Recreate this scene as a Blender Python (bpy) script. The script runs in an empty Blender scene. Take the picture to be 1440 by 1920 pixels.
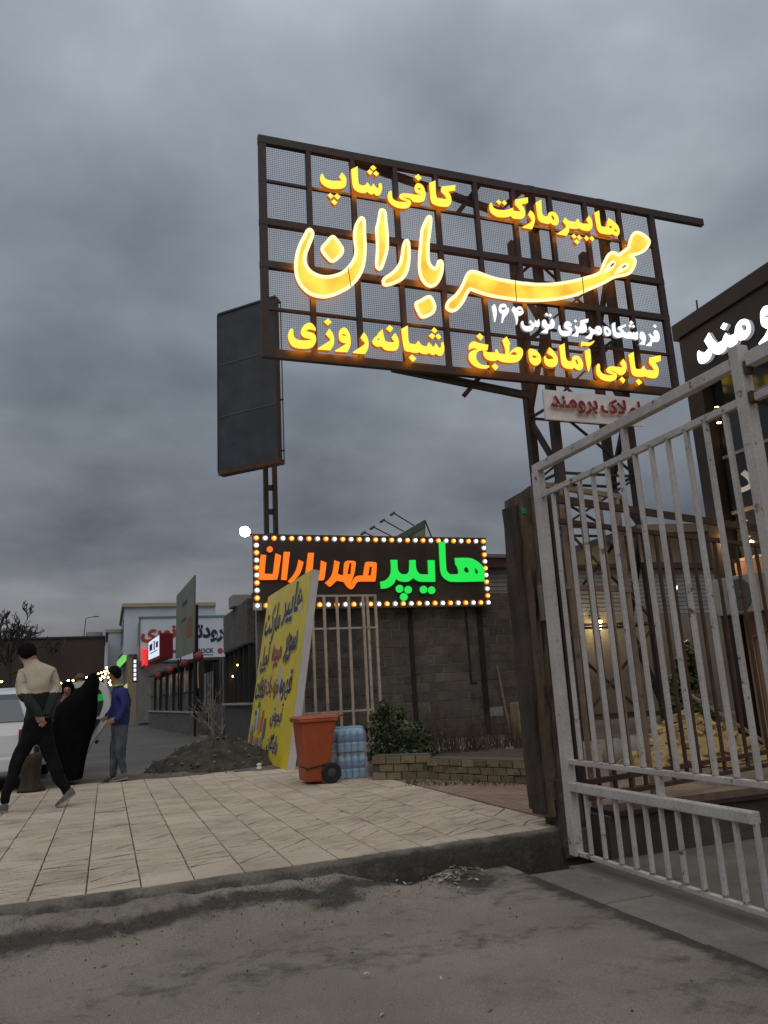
import bpy, bmesh, math, random
from mathutils import Vector, Matrix, noise as mnoise
from mathutils.geometry import tessellate_polygon
random.seed(7)
R = math.radians
scene = bpy.context.scene
col = scene.collection

# ---------------------------------------------------------------- camera
F, CX, CY = 1442.0, 720.0, 960.0                 # focal length and centre, in pixels of the 1440 x 1920 frame
YAW, PIT, ROL, CAMH = R(20.0), R(13.1), R(3.1), 1.12
_f = Vector((math.sin(YAW)*math.cos(PIT), math.cos(YAW)*math.cos(PIT), math.sin(PIT)))
_r = Vector((math.cos(YAW), -math.sin(YAW), 0.0)); _u = _r.cross(_f)
CR = _r*math.cos(ROL) - _u*math.sin(ROL)
CU = _u*math.cos(ROL) + _r*math.sin(ROL)
CO = Vector((0, 0, CAMH))
cam = bpy.data.cameras.new('camera'); camo = bpy.data.objects.new('camera', cam); col.objects.link(camo)
cam.sensor_fit = 'VERTICAL'; cam.sensor_height = 36.0; cam.sensor_width = 27.0
cam.lens = 36.0*F/1920.0; cam.clip_end = 3000; cam.clip_start = 0.05
m = Matrix.Identity(4)
for i in range(3):
    m[i][0] = CR[i]; m[i][1] = CU[i]; m[i][2] = -_f[i]; m[i][3] = CO[i]
camo.matrix_world = m
scene.camera = camo
scene.render.resolution_x, scene.render.resolution_y = 768, 1024

# ---------------------------------------------------------------- sky: dusk, heavy broken cloud
SUN_EL, SUN_AZ = R(55), R(200)
world = bpy.data.worlds.new('World'); scene.world = world; world.use_nodes = True
nt = world.node_tree; N = nt.nodes; L = nt.links
for n in list(N): N.remove(n)
def nd(t, **k):
    n = N.new(t)
    for a, b in k.items(): setattr(n, a, b)
    return n
def vmath(op, a, b=None):
    n = nd('ShaderNodeVectorMath', operation=op)
    for i, v in enumerate((a, b)):
        if v is None: continue
        if isinstance(v, (tuple, list)): n.inputs[i].default_value = v
        else: L.new(v, n.inputs[i])
    return n.outputs[0]
def fmath(op, a, b=None, c=None, clamp=False):
    n = nd('ShaderNodeMath', operation=op); n.use_clamp = clamp
    for i, v in enumerate((a, b, c)):
        if v is None: continue
        if isinstance(v, (int, float)): n.inputs[i].default_value = v
        else: L.new(v, n.inputs[i])
    return n.outputs[0]
def ramp(fac, stops):
    n = nd('ShaderNodeValToRGB'); e = n.color_ramp.elements
    while len(e) < len(stops): e.new(0.5)
    for s, (p, c) in zip(e, stops): s.position = p; s.color = (*c, 1)
    L.new(fac, n.inputs[0]); return n.outputs[0]
def mixc(fac, a, b, bt='MIX'):
    n = nd('ShaderNodeMix', data_type='RGBA', blend_type=bt)
    for k, v in ((0, fac), (6, a), (7, b)):
        if isinstance(v, (int, float)): n.inputs[k].default_value = v
        elif isinstance(v, tuple): n.inputs[k].default_value = (*v, 1)
        else: L.new(v, n.inputs[k])
    return n.outputs[2]
tc = nd('ShaderNodeTexCoord')
sep = nd('ShaderNodeSeparateXYZ'); L.new(tc.outputs['Generated'], sep.inputs[0])
zc = fmath('ADD', fmath('MAXIMUM', sep.outputs[2], 0.0), 0.27)
comb = nd('ShaderNodeCombineXYZ')
L.new(fmath('DIVIDE', sep.outputs[0], zc), comb.inputs[0]); L.new(fmath('DIVIDE', sep.outputs[1], zc), comb.inputs[1])
def nz(scale, detail, rough, off, dist=0.0):
    n = nd('ShaderNodeTexNoise'); n.inputs['Scale'].default_value = scale; n.inputs['Detail'].default_value = detail
    n.inputs['Roughness'].default_value = rough; n.inputs['Distortion'].default_value = dist
    L.new(vmath('ADD', comb.outputs[0], off), n.inputs['Vector']); return n.outputs[0]
big = nz(0.9, 7, 0.5, (3.1, 7.7, 0), 0.1)
wisp = nz(2.7, 6, 0.5, (1.3, 2.2, 4.0), 0.15)
mixf = fmath('ADD', fmath('MULTIPLY', big, 0.60), fmath('MULTIPLY', wisp, 0.40))
cloud = ramp(mixf, [(0.36, (0.108, 0.127, 0.154)), (0.46, (0.162, 0.186, 0.219)), (0.55, (0.218, 0.244, 0.281)), (0.70, (0.36, 0.393, 0.44))])
# low cloud turns greyer and a touch pink towards the horizon
hz = fmath('SUBTRACT', 1.0, fmath('MULTIPLY', sep.outputs[2], 2.6), clamp=True)
hzl = ramp(mixf, [(0.36, (0.110, 0.112, 0.128)), (0.5, (0.215, 0.208, 0.214)), (0.66, (0.32, 0.305, 0.305))])
cloud = mixc(fmath('POWER', hz, 1.6), cloud, hzl)
sky = nd('ShaderNodeTexSky', sky_type='NISHITA'); sky.sun_disc = False
sky.sun_elevation = SUN_EL; sky.sun_rotation = SUN_AZ
skyc = mixc(1.0, sky.outputs[0], (0.0016, 0.0016, 0.0016), 'MULTIPLY')     # what little clear sky comes through
lift = fmath('ADD', 0.86, fmath('MULTIPLY', fmath('POWER', fmath('MAXIMUM', sep.outputs[2], 0.0), 1.5), 1.25))   # thinner cloud overhead
lc = nd('ShaderNodeCombineColor')
for k in range(3): L.new(lift, lc.inputs[k])
tot = mixc(1.0, mixc(1.0, cloud, lc.outputs[0], 'MULTIPLY'), skyc, 'ADD')
bg = nd('ShaderNodeBackground'); bg.inputs[1].default_value = 1.0; L.new(tot, bg.inputs[0])
out = nd('ShaderNodeOutputWorld'); L.new(bg.outputs[0], out.inputs[0])

# overcast light: one very soft sun
sl = bpy.data.lights.new('sun', 'SUN'); sl.energy = 1.0; sl.angle = R(70); sl.color = (1.0, 0.93, 0.85)
so = bpy.data.objects.new('sun', sl); col.objects.link(so)
d = Vector((math.sin(SUN_AZ)*math.cos(SUN_EL), math.cos(SUN_AZ)*math.cos(SUN_EL), math.sin(SUN_EL)))
so.rotation_euler = d.to_track_quat('Z', 'Y').to_euler(); so.location = (0, 0, 30)
vs = scene.view_settings
scene.display_settings.display_device = 'sRGB'
vs.view_transform = 'Standard'; vs.look = 'None'; vs.exposure = 0.0; vs.gamma = 1.0; vs.use_curve_mapping = False
scene.cycles.use_denoising = True
scene.cycles.max_bounces = 6
scene.cycles.sample_clamp_indirect = 4.0

# ---------------------------------------------------------------- places: a pixel of the photo on a real plane of the site
def ray(x, y): return _f + CR*((x-CX)/F) - CU*((y-CY)/F)
def at_z(x, y, z=0.0):
    d = ray(x, y); return CO + d*((z-CO.z)/d.z)
def at_y(x, y, Y):
    d = ray(x, y); return CO + d*(Y/d.y)
def at_x(x, y, X):
    d = ray(x, y); return CO + d*(X/d.x)
def at_d(x, y, t): return CO + ray(x, y)*t
def at_p(x, y, p, n):
    d = ray(x, y); n = Vector(n); return CO + d*((Vector(p)-CO).dot(n)/d.dot(n))

# ---------------------------------------------------------------- materials (procedural, in world metres)
MATS = {}
def mat(name, c, c2=None, scale=3.0, lo=0.4, hi=0.65, rough=0.8, metal=0.0, bump=0.0, bscale=40.0, spots=None, sscale=9.0, slo=0.6, shi=0.68, var=0.0, trans=0.0, spec=0.5, emit=None, es=1.0, stretch=None, alpha=None, attr=None, grain=None):
    if name in MATS: return MATS[name]
    m = bpy.data.materials.new(name); m.use_nodes = True; MATS[name] = m
    t = m.node_tree; b = t.nodes['Principled BSDF']; b.inputs['Roughness'].default_value = rough
    b.inputs['Metallic'].default_value = metal; b.inputs['Base Color'].default_value = (*c, 1)
    b.inputs['Specular IOR Level'].default_value = spec
    b.inputs['Transmission Weight'].default_value = trans
    if emit: b.inputs['Emission Color'].default_value = (*emit, 1); b.inputs['Emission Strength'].default_value = es
    if alpha is not None: b.inputs['Alpha'].default_value = alpha
    geo = t.nodes.new('ShaderNodeNewGeometry'); vec = geo.outputs['Position']
    if stretch:
        vm = t.nodes.new('ShaderNodeVectorMath'); vm.operation = 'MULTIPLY'; vm.inputs[1].default_value = stretch
        t.links.new(vec, vm.inputs[0]); vec = vm.outputs[0]
    def noise(sc, det=6, ro=0.6):
        n = t.nodes.new('ShaderNodeTexNoise'); n.inputs['Scale'].default_value = sc; n.inputs['Detail'].default_value = det
        n.inputs['Roughness'].default_value = ro; t.links.new(vec, n.inputs['Vector']); return n.outputs[0]
    def rng(f, a, bb):
        n = t.nodes.new('ShaderNodeMapRange'); n.inputs[1].default_value = a; n.inputs[2].default_value = bb
        t.links.new(f, n.inputs[0]); return n.outputs[0]
    def mx(f, a, bb, bt='MIX'):
        n = t.nodes.new('ShaderNodeMix'); n.data_type = 'RGBA'; n.blend_type = bt
        for k, v in ((0, f), (6, a), (7, bb)):
            if isinstance(v, (int, float)): n.inputs[k].default_value = v
            elif isinstance(v, tuple): n.inputs[k].default_value = (*v, 1)
            else: t.links.new(v, n.inputs[k])
        return n.outputs[2]
    cur = None
    if c2: cur = mx(rng(noise(scale), lo, hi), c, c2)
    if spots: cur = mx(rng(noise(sscale, 8, 0.65), slo, shi), cur or c, spots)
    if attr:
        an = t.nodes.new('ShaderNodeAttribute'); an.attribute_name = attr[0]
        ad = t.nodes.new('ShaderNodeMath'); ad.operation = 'MULTIPLY_ADD'; ad.inputs[1].default_value = 1.5
        n2 = noise(attr[3], 8, 0.7); t.links.new(n2, ad.inputs[0]); t.links.new(an.outputs['Fac'], ad.inputs[2])
        cur = mx(rng(ad.outputs[0], 1.02, 1.42), cur or c, mx(noise(26), attr[1], attr[2]))
    if grain:
        gn = noise(grain[0], 3, 0.8); gr = t.nodes.new('ShaderNodeMapRange'); gr.inputs[1].default_value = 0.3; gr.inputs[2].default_value = 0.7; gr.inputs[3].default_value = 1-grain[1]; gr.inputs[4].default_value = 1+grain[1]
        t.links.new(gn, gr.inputs[0]); gc = t.nodes.new('ShaderNodeCombineColor')
        for k in range(3): t.links.new(gr.outputs[0], gc.inputs[k])
        cur = mx(1.0, cur or c, gc.outputs[0], 'MULTIPLY')
    if var:
        oi = t.nodes.new('ShaderNodeObjectInfo')
        n = t.nodes.new('ShaderNodeMapRange'); n.inputs[3].default_value = 1-var; n.inputs[4].default_value = 1+var
        t.links.new(oi.outputs['Random'], n.inputs[0])
        cc = t.nodes.new('ShaderNodeCombineColor')
        for k in range(3): t.links.new(n.outputs[0], cc.inputs[k])
        cur = mx(1.0, cur or c, cc.outputs[0], 'MULTIPLY')
    if cur is not None: t.links.new(cur, b.inputs['Base Color'])
    if bump:
        bn = t.nodes.new('ShaderNodeBump'); bn.inputs['Strength'].default_value = bump; bn.inputs['Distance'].default_value = 0.02
        t.links.new(noise(bscale, 8, 0.7), bn.inputs['Height']); t.links.new(bn.outputs[0], b.inputs['Normal'])
    return m
def emat(name, c, s, base=(0.02, 0.02, 0.02)):
    if name in MATS: return MATS[name]
    m = mat(name, base, rough=0.4, emit=c, es=s); return m

# ---------------------------------------------------------------- mesh builder and scene graph
ORG = {}
class MB:
    def __init__(s): s.v = []; s.f = []; s.m = []
    def add(s, vs, fs, mi=0):
        o = len(s.v); s.v += [Vector(p) for p in vs]; s.f += [tuple(i+o for i in f) for f in fs]; s.m += [mi]*len(fs); return s
    def hexa(s, p, mi=0):      # 8 corners: bottom 0-3, top 4-7
        return s.add(p, [(3,2,1,0), (4,5,6,7), (0,1,5,4), (1,2,6,5), (2,3,7,6), (3,0,4,7)], mi)
    def box(s, a, b, mi=0):
        x0, x1 = sorted((a[0], b[0])); y0, y1 = sorted((a[1], b[1])); z0, z1 = sorted((a[2], b[2]))
        return s.hexa([(x0,y0,z0),(x1,y0,z0),(x1,y1,z0),(x0,y1,z0),(x0,y0,z1),(x1,y0,z1),(x1,y1,z1),(x0,y1,z1)], mi)
    def bar(s, p, q, w, h=None, up=(0,0,1), mi=0):
        p, q = Vector(p), Vector(q); h = h or w; d = (q-p).normalized(); up = Vector(up)
        if abs(d.dot(up)) > 0.98: up = Vector((0,1,0))
        a = d.cross(up).normalized()*(w/2); b = a.cross(d).normalized()*(h/2)
        return s.hexa([p-a-b, p+a-b, q+a-b, q-a-b, p-a+b, p+a+b, q+a+b, q-a+b], mi)
    def tube(s, pts, r, n=8, mi=0, cap=True, closed=False):
        pts = [Vector(p) for p in pts]; k = len(pts); rs = r if isinstance(r, (list, tuple)) else [r]*k
        rings = []; prev = None
        for i, p in enumerate(pts):
            a = pts[(i-1) % k] if (closed or i) else p; b = pts[(i+1) % k] if (closed or i < k-1) else p
            d = (b-a).normalized() if (b-a).length > 1e-9 else Vector((0,0,1))
            if prev is None:
                u = d.cross(Vector((0,0,1)) if abs(d.z) < 0.9 else Vector((1,0,0))).normalized()
            else:
                u = (prev - d*prev.dot(d)); u = u.normalized() if u.length > 1e-6 else d.orthogonal().normalized()
            prev = u; w = d.cross(u)
            rings.append([p + (u*math.cos(2*math.pi*j/n) + w*math.sin(2*math.pi*j/n))*rs[i] for j in range(n)])
        o = len(s.v); s.v += [q for rg in rings for q in rg]
        for i in range(k if closed else k-1):
            for j in range(n):
                i2 = (i+1) % k
                s.f.append((o+i*n+j, o+i*n+(j+1) % n, o+i2*n+(j+1) % n, o+i2*n+j)); s.m.append(mi)
        if cap and not closed:
            s.f.append(tuple(o+j for j in reversed(range(n)))); s.m.append(mi)
            s.f.append(tuple(o+(k-1)*n+j for j in range(n))); s.m.append(mi)
        return s
    def lathe(s, c, prof, n=16, mi=0, axis='z', sx=1.0, sy=1.0):
        o = len(s.v); c = Vector(c)
        for (r, h) in prof:
            for j in range(n):
                a = 2*math.pi*j/n; x, y = r*math.cos(a)*sx, r*math.sin(a)*sy
                s.v.append(c + (Vector((x, y, h)) if axis == 'z' else Vector((x, h, y)) if axis == 'y' else Vector((h, x, y))))
        for i in range(len(prof)-1):
            for j in range(n):
                s.f.append((o+i*n+j, o+i*n+(j+1) % n, o+(i+1)*n+(j+1) % n, o+(i+1)*n+j)); s.m.append(mi)
        s.f.append(tuple(o+j for j in reversed(range(n)))); s.m.append(mi)
        s.f.append(tuple(o+(len(prof)-1)*n+j for j in range(n))); s.m.append(mi)
        return s
    def mesh(s, name, mats, off=Vector((0,0,0)), smooth=False):
        me = bpy.data.meshes.new(name); me.from_pydata([tuple(p-off) for p in s.v], [], s.f)
        for mm in (mats if isinstance(mats, (list, tuple)) else [mats]): me.materials.append(mm)
        me.polygons.foreach_set('material_index', s.m)
        if smooth: me.polygons.foreach_set('use_smooth', [True]*len(s.f))
        me.update(); return me
    def centre(s):
        xs = [p.x for p in s.v]; ys = [p.y for p in s.v]; zs = [p.z for p in s.v]
        return Vector(((min(xs)+max(xs))/2, (min(ys)+max(ys))/2, min(zs)))
    def build(s, name, mats, parent=None, smooth=False, bevel=0.0, fixn=False):
        c = s.centre(); me = s.mesh(name, mats, c, smooth)
        if fixn or bevel:
            bm = bmesh.new(); bm.from_mesh(me)
            if fixn: bmesh.ops.recalc_face_normals(bm, faces=bm.faces)
            if bevel: bmesh.ops.bevel(bm, geom=[e for e in bm.edges if len(e.link_faces) == 2 and e.calc_face_angle(0) > 0.5], offset=bevel, segments=2, affect='EDGES', profile=0.6)
            bm.to_mesh(me); bm.free()
        return put(name, me, c, parent)
def put(name, me, loc, parent=None):
    o = bpy.data.objects.new(name, me); col.objects.link(o)
    loc = Vector(loc); ORG[o] = loc
    if parent is not None:
        o.parent = parent; o.location = loc - ORG[parent]
    else: o.location = loc
    return o
def thing(name, label, cat, loc, group=None):
    o = bpy.data.objects.new(name, None); col.objects.link(o); o.empty_display_size = 0.2
    o.location = Vector(loc); ORG[o] = Vector(loc); return tag(o, label, cat, group)
def tag(o, label, cat, group=None):
    o['label'] = label; o['category'] = cat
    if group: o['group'] = group
    return o
def struct(o, label=None):
    o['kind'] = 'structure'
    if label: o['label'] = label
    return o
def fbm(p, s=1.0, o=4):
    return mnoise.fractal(Vector(p)*s, 1.0, 2.0, o, noise_basis='PERLIN_ORIGINAL')

# ---------------------------------------------------------------- outlines and lettering
def outline(txt, x0, y0, s):
    # 'x,y' smooth points, 'x,y!' corners; returns a dense closed polyline in photo pixels
    P = []; K = []
    for w in txt.split():
        c = w.endswith('!'); a, b = w.rstrip('!').split(','); P.append(Vector((float(a), float(b)))); K.append(c)
    n = len(P); out = []
    for i in range(n):
        p0, p1, p2, p3 = P[i-1], P[i], P[(i+1) % n], P[(i+2) % n]
        if K[i] and K[(i+1) % n]: out.append(p1); continue
        if K[i]: p0 = p1
        if K[(i+1) % n]: p3 = p2
        L_ = (p2-p1).length; k = 5 if L_ > 60 else 4
        for j in range(k):
            t = j/k
            out.append(0.5*((2*p1) + (p2-p0)*t + (2*p0-5*p1+4*p2-p3)*t*t + (3*p1-p0-3*p2+p3)*t**3))
    return [(x0+p.x*s, y0+p.y*s) for p in out]
def circle(cx, cy, r, x0, y0, s, n=20):
    return [(x0+(cx+r*math.cos(2*math.pi*i/n))*s, y0+(cy+r*math.sin(2*math.pi*i/n))*s) for i in range(n)]
def solid(mb, loops, place, depth, mi_front=0, mi_side=1, mi_back=None):
    # loops: outer + holes (2D), place(x, y) -> world point of the front face, depth: vector from front to back
    if mi_back is None: mi_back = mi_side
    L3 = [[Vector((a, b, 0)) for a, b in lp] for lp in loops]
    flat = [p for lp in L3 for p in lp]
    W = [place(p.x, p.y) for p in flat]
    tris = tessellate_polygon(L3)
    o = len(mb.v); n = len(flat); mb.v += W; mb.v += [w+depth for w in W]
    for t in tris:
        tb = t
        a, b, c = (W[i] for i in t)
        if (b-a).cross(c-a).dot(depth) > 0: t = (t[0], t[2], t[1])
        mb.f.append(tuple(o+i for i in t)); mb.m.append(mi_front)
        mb.f.append(tuple(o+n+i for i in reversed(t))); mb.m.append(mi_back)
    base = 0
    for lp in L3:
        k = len(lp)
        for i in range(k):
            a, b = base+i, base+(i+1) % k
            mb.f.append((o+a, o+b, o+n+b, o+n+a)); mb.m.append(mi_side)
        base += k
    return mb
FORMS = {'آ':(0xFE81,0xFE82),'ا':(0xFE8D,0xFE8E),'ب':(0xFE8F,0xFE90,0xFE91,0xFE92),'پ':(0xFB56,0xFB57,0xFB58,0xFB59),'ت':(0xFE95,0xFE96,0xFE97,0xFE98),'ج':(0xFE9D,0xFE9E,0xFE9F,0xFEA0),'خ':(0xFEA5,0xFEA6,0xFEA7,0xFEA8),'د':(0xFEA9,0xFEAA),'ر':(0xFEAD,0xFEAE),'ز':(0xFEAF,0xFEB0),'س':(0xFEB1,0xFEB2,0xFEB3,0xFEB4),'ش':(0xFEB5,0xFEB6,0xFEB7,0xFEB8),'ط':(0xFEC1,0xFEC2,0xFEC3,0xFEC4),'غ':(0xFECD,0xFECE,0xFECF,0xFED0),'ف':(0xFED1,0xFED2,0xFED3,0xFED4),'ق':(0xFED5,0xFED6,0xFED7,0xFED8),'ل':(0xFEDD,0xFEDE,0xFEDF,0xFEE0),'م':(0xFEE1,0xFEE2,0xFEE3,0xFEE4),'ن':(0xFEE5,0xFEE6,0xFEE7,0xFEE8),'ه':(0xFEE9,0xFEEA,0xFEEB,0xFEEC),'و':(0xFEED,0xFEEE),'ک':(0xFB8E,0xFB8F,0xFB90,0xFB91),'گ':(0xFB92,0xFB93,0xFB94,0xFB95),'ی':(0xFBFC,0xFBFD,0xFBFE,0xFBFF),'\u00a4':(0xFEFB,0xFEFC)}
def shape(s):
    s = s.replace('لا', '\u00a4'); o = []
    for i, ch in enumerate(s):
        f = FORMS.get(ch)
        if not f: o.append(ch); continue
        p = FORMS.get(s[i-1]) if i else None; nx = FORMS.get(s[i+1]) if i+1 < len(s) else None
        pj = bool(p and len(p) == 4); nj = bool(nx and len(f) == 4)
        o.append(chr(f[(3 if nj else 1) if pj else (2 if nj else 0)]))
    return ''.join(reversed(o))
def text_geo(s, bold=0.0):
    cu = bpy.data.curves.new('t', 'FONT'); cu.body = s; cu.offset = bold; cu.resolution_u = 3
    ob = bpy.data.objects.new('t', cu); col.objects.link(ob); bpy.context.view_layer.update()
    ev = ob.evaluated_get(bpy.context.evaluated_depsgraph_get()); me = ev.to_mesh()
    V = [v.co.copy() for v in me.vertices]; P = [tuple(p.vertices) for p in me.polygons]
    ev.to_mesh_clear(); bpy.data.objects.remove(ob); bpy.data.curves.remove(cu)
    par = list(range(len(V)))
    def fd(a):
        while par[a] != a: par[a] = par[par[a]]; a = par[a]
        return a
    for p in P:
        for q in p[1:]: par[fd(q)] = fd(p[0])
    ids = {}; isl = [ids.setdefault(fd(i), len(ids)) for i in range(len(V))]
    x0 = min(v.x for v in V); x1 = max(v.x for v in V); y0 = min(v.y for v in V); y1 = max(v.y for v in V)
    return [((v.x-x0)/(x1-x0), (v.y-y0)/(y1-y0)) for v in V], P, isl, (x1-x0)/(y1-y0)
def text_on(mb, s, org, ud, vd, w, h, bold=0.03, lift=0.004, mi=0, arabic=True, thick=0.0):
    # org: lower-left corner on the surface, ud / vd unit vectors, w x h metres; pieces staggered so none is coplanar
    V, P, isl, asp = text_geo(shape(s) if arabic else s, bold)
    org, ud, vd = Vector(org), Vector(ud).normalized(), Vector(vd).normalized(); nd_ = ud.cross(vd).normalized()
    w = w or h*asp
    o = len(mb.v)
    mb.v += [org + ud*(u*w) + vd*(v*h) + nd_*(lift+thick+0.0006*(isl[i] % 5)) for i, (u, v) in enumerate(V)]
    for p in P:
        a, b, c = (mb.v[o+i] for i in p[:3])
        pp = p if (b-a).cross(c-a).dot(nd_) > 0 else tuple(reversed(p))
        mb.f.append(tuple(o+i for i in pp)); mb.m.append(mi)
    if thick:
        ec = {}
        for p in P:
            for i in range(len(p)):
                e = (p[i], p[(i+1) % len(p)]); ec[tuple(sorted(e))] = ec.get(tuple(sorted(e)), 0)+1
        o2 = len(mb.v); mb.v += [mb.v[o+i]-nd_*thick for i in range(len(V))]
        for (a, b), k in ec.items():
            if k == 1: mb.f.append((o+a, o+b, o2+b, o2+a)); mb.m.append(mi+1)
    return w
# ================================================================ ground
asph = mat('asphalt', (0.235, 0.202, 0.165), (0.36, 0.31, 0.255), scale=0.8, lo=0.35, hi=0.7, rough=0.95, bump=0.9, bscale=75, spots=(0.125, 0.112, 0.098), sscale=2.2, slo=0.56, shi=0.80, grain=(110, .38), attr=('dirt', (0.04, 0.036, 0.03), (0.10, 0.087, 0.072), 7.0))
soil = mat('soil', (0.045, 0.036, 0.028), (0.085, 0.066, 0.05), scale=5, rough=1.0, bump=1.0, bscale=30)
dust = mat('dusty_ground', (0.10, 0.088, 0.072), (0.16, 0.14, 0.115), scale=2, rough=1.0, bump=0.6, bscale=50)
farasph = mat('street_asphalt', (0.085, 0.08, 0.077), (0.12, 0.112, 0.105), scale=0.5, rough=0.9, bump=0.4, bscale=50)
KY = 5.42                                             # front line of the pavement
def kerb_y(x): return 5.40 + 0.075*max(0, min(x, 3.5)) + 0.05*fbm((x*1.3, 3.1, 0), 1.0, 3)
struct(MB().add([(-400, -60, -0.32), (400, -60, -0.32), (400, 900, -0.32), (-400, 900, -0.32)], [(0,1,2,3)]).build('ground', farasph))
# near road: a worn sheet that climbs to a broken lip at the pavement
def road_z(x, y):
    ky = kerb_y(x); dd = ky - y
    lip = -0.07 if x < 1.2 else -0.07-0.13*min(1, (x-1.2)/1.0)
    base = -0.2 - 0.0*dd
    t = max(0.0, 1-max(0, dd-0.05)/0.55)
    rough = 0.06*fbm((x*2.1, y*2.1, 0), 1.0, 4)*max(0, 1-dd/1.1)
    return base + (lip-base)*(t**1.3) + rough*(1.0 if x < 2.6 else 0.15) + 0.006*fbm((x*5, y*5, 4), 1.0, 3)
mb = MB(); nx, ny = 260, 150; X0, X1, Y0 = -6.0, 2.86, -1.0
idx = {}
for j in range(ny+1):
    for i in range(nx+1):
        x = X0+(X1-X0)*i/nx; t = (j/ny)**0.6; y = Y0+(kerb_y(x)+0.06-Y0)*t
        mb.v.append(Vector((x, y, road_z(x, y))))
for j in range(ny):
    for i in range(nx):
        a = j*(nx+1)+i; mb.f.append((a, a+1, a+nx+2, a+nx+1)); mb.m.append(0)
ro = struct(mb.build('road', asph, smooth=True)); at_ = ro.data.attributes.new('dirt', 'FLOAT', 'POINT'); dv = []
for p in mb.v:
    x, y = p.x, p.y; dd = kerb_y(x)-y
    band = .21+.10*fbm((x*1.2, 1.7, 0))-.05*max(0, x-.9); k = max(0, 1-abs(dd-band)*5.5)
    if x > 1.75: k = max(0, k-(x-1.75)*1.1)
    k2 = math.exp(-((x-1.42)**2/.035+(dd-.33)**2/.010)); k3 = .75*max(0, 1-dd/.12)*min(1, max(0, (x-1.5)*2)); k4 = .8*math.exp(-((x-2.45)**2/.09+(dd-.3)**2/.10)); k5 = .75*math.exp(-((x-2.85)**2/.02)) if dd > .3 else 0
    dv.append(max(k*.9, k2, k3, k4, k5, .17+.30*fbm((x*.5+3, y*1.8, 9), 1, 5)))
at_.data.foreach_set('value', dv)
struct(MB().add([(-60, -30, -0.24), (60, -30, -0.24), (60, 5.3, -0.24), (-60, 5.3, -0.24)], [(0,1,2,3)]).build('road', asph))
# concrete apron slabs along the open gate
conc = mat('concrete_slab', (0.165, 0.15, 0.13), (0.225, 0.205, 0.18), scale=2.2, rough=0.95, bump=0.5, bscale=60, spots=(0.09, 0.08, 0.07), sscale=4, slo=0.58, shi=0.74, var=0.1, grain=(80, .25))
ap = struct(MB().box((2.85, 1.0, -0.26), (3.235, 5.3, -0.215)).build('apron', conc))
sm = MB(); sm.box((-0.183, -0.211, 0), (0.183, 0.211, 0.035)); sme = sm.mesh('slab', conc)
_b = bmesh.new(); _b.from_mesh(sme); bmesh.ops.bevel(_b, geom=_b.edges[:], offset=0.006, segments=1, affect='EDGES'); _b.to_mesh(sme); _b.free()
for k in range(9):
    o = put('slab', sme, (3.043, 4.995-k*0.4315, -0.226+random.uniform(-0.004, 0.004)), ap); o.rotation_euler = (random.uniform(-.01,.01), random.uniform(-.01,.01), random.uniform(-.012,.012))
# drive behind the gate
drive = mat('drive_ground', (0.14, 0.122, 0.104), (0.20, 0.176, 0.15), scale=1.6, rough=0.95, bump=0.6, bscale=55, spots=(0.09, 0.075, 0.065), sscale=1.8, slo=0.56, shi=0.72)
struct(MB().box((3.24, -8, -0.3), (30, 5.34, -0.205)).build('driveway', drive))
# ---- pavement
kerbm = mat('kerb_concrete', (0.155, 0.14, 0.12), (0.23, 0.21, 0.18), scale=4, rough=0.95, bump=1.0, bscale=26, spots=(0.05, 0.047, 0.04), sscale=2.0, slo=0.46, shi=0.64, grain=(60, .3), attr=('dirt', (0.03, 0.029, 0.025), (0.075, 0.068, 0.056), 6.0))
mb = MB(); n = 110; xs = [-6+ (3.62+6)*i/n for i in range(n+1)]
rows = []
for x in xs:
    ky = kerb_y(x); e = 0.02*fbm((x*6, 0.3, 0), 1.0, 3)
    rows.append([(x, ky+0.14, -0.004), (x, ky+0.03+e, -0.006+0.012*fbm((x*9, 2, 0))), (x, ky+e, -0.035), (x, ky-0.015+1.4*e, -0.12), (x, ky-0.02+e, -0.34)])
o = len(mb.v)
for r in rows: mb.v += [Vector(p) for p in r]
for i in range(n):
    for k in range(4): a = i*5+k; mb.f.append((a, a+1, a+6, a+5)); mb.m.append(0)
ko = struct(mb.build('kerb', kerbm, smooth=True)); at_ = ko.data.attributes.new('dirt', 'FLOAT', 'POINT'); at_.data.foreach_set('value', [(-.05 if p.z > -.03 else .4)+.35*min(1, max(0, (p.x-1.2)*1.0)) for p in mb.v])
bed = mat('paving_joint', (0.14, 0.115, 0.09), (0.19, 0.158, 0.125), scale=8, rough=1.0)
PY1 = 13.1
pav = struct(MB().add([(-8, KY+0.03, -0.018), (0, KY+0.03, -0.018), (3.55, KY+0.3, -0.018), (3.55, PY1+3, -0.018), (-8, PY1, -0.018)], [(0,1,2,3,4)]).build('pavement', bed))
tile_m = mat('paving_tile', (0.455, 0.368, 0.282), (0.56, 0.465, 0.365), scale=1.4, lo=0.35, hi=0.7, rough=0.85, bump=0.35, bscale=90, spots=(0.24, 0.20, 0.16), sscale=2.6, slo=0.52, shi=0.80, var=0.09, grain=(70, .2))
TW = 0.3288; TX = -0.42
def split_poly(poly, p, d_):
    A, B = [], []; n_ = Vector((-d_.y, d_.x))
    for i in range(len(poly)):
        u_, v_ = poly[i], poly[(i+1) % len(poly)]; su, sv = (u_-p).dot(n_), (v_-p).dot(n_)
        (A if su >= 0 else B).append(u_)
        if su*sv < 0: q = u_.lerp(v_, su/(su-sv)); A.append(q); B.append(q)
    return [x for x in (A, B) if len(x) > 2]
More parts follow.
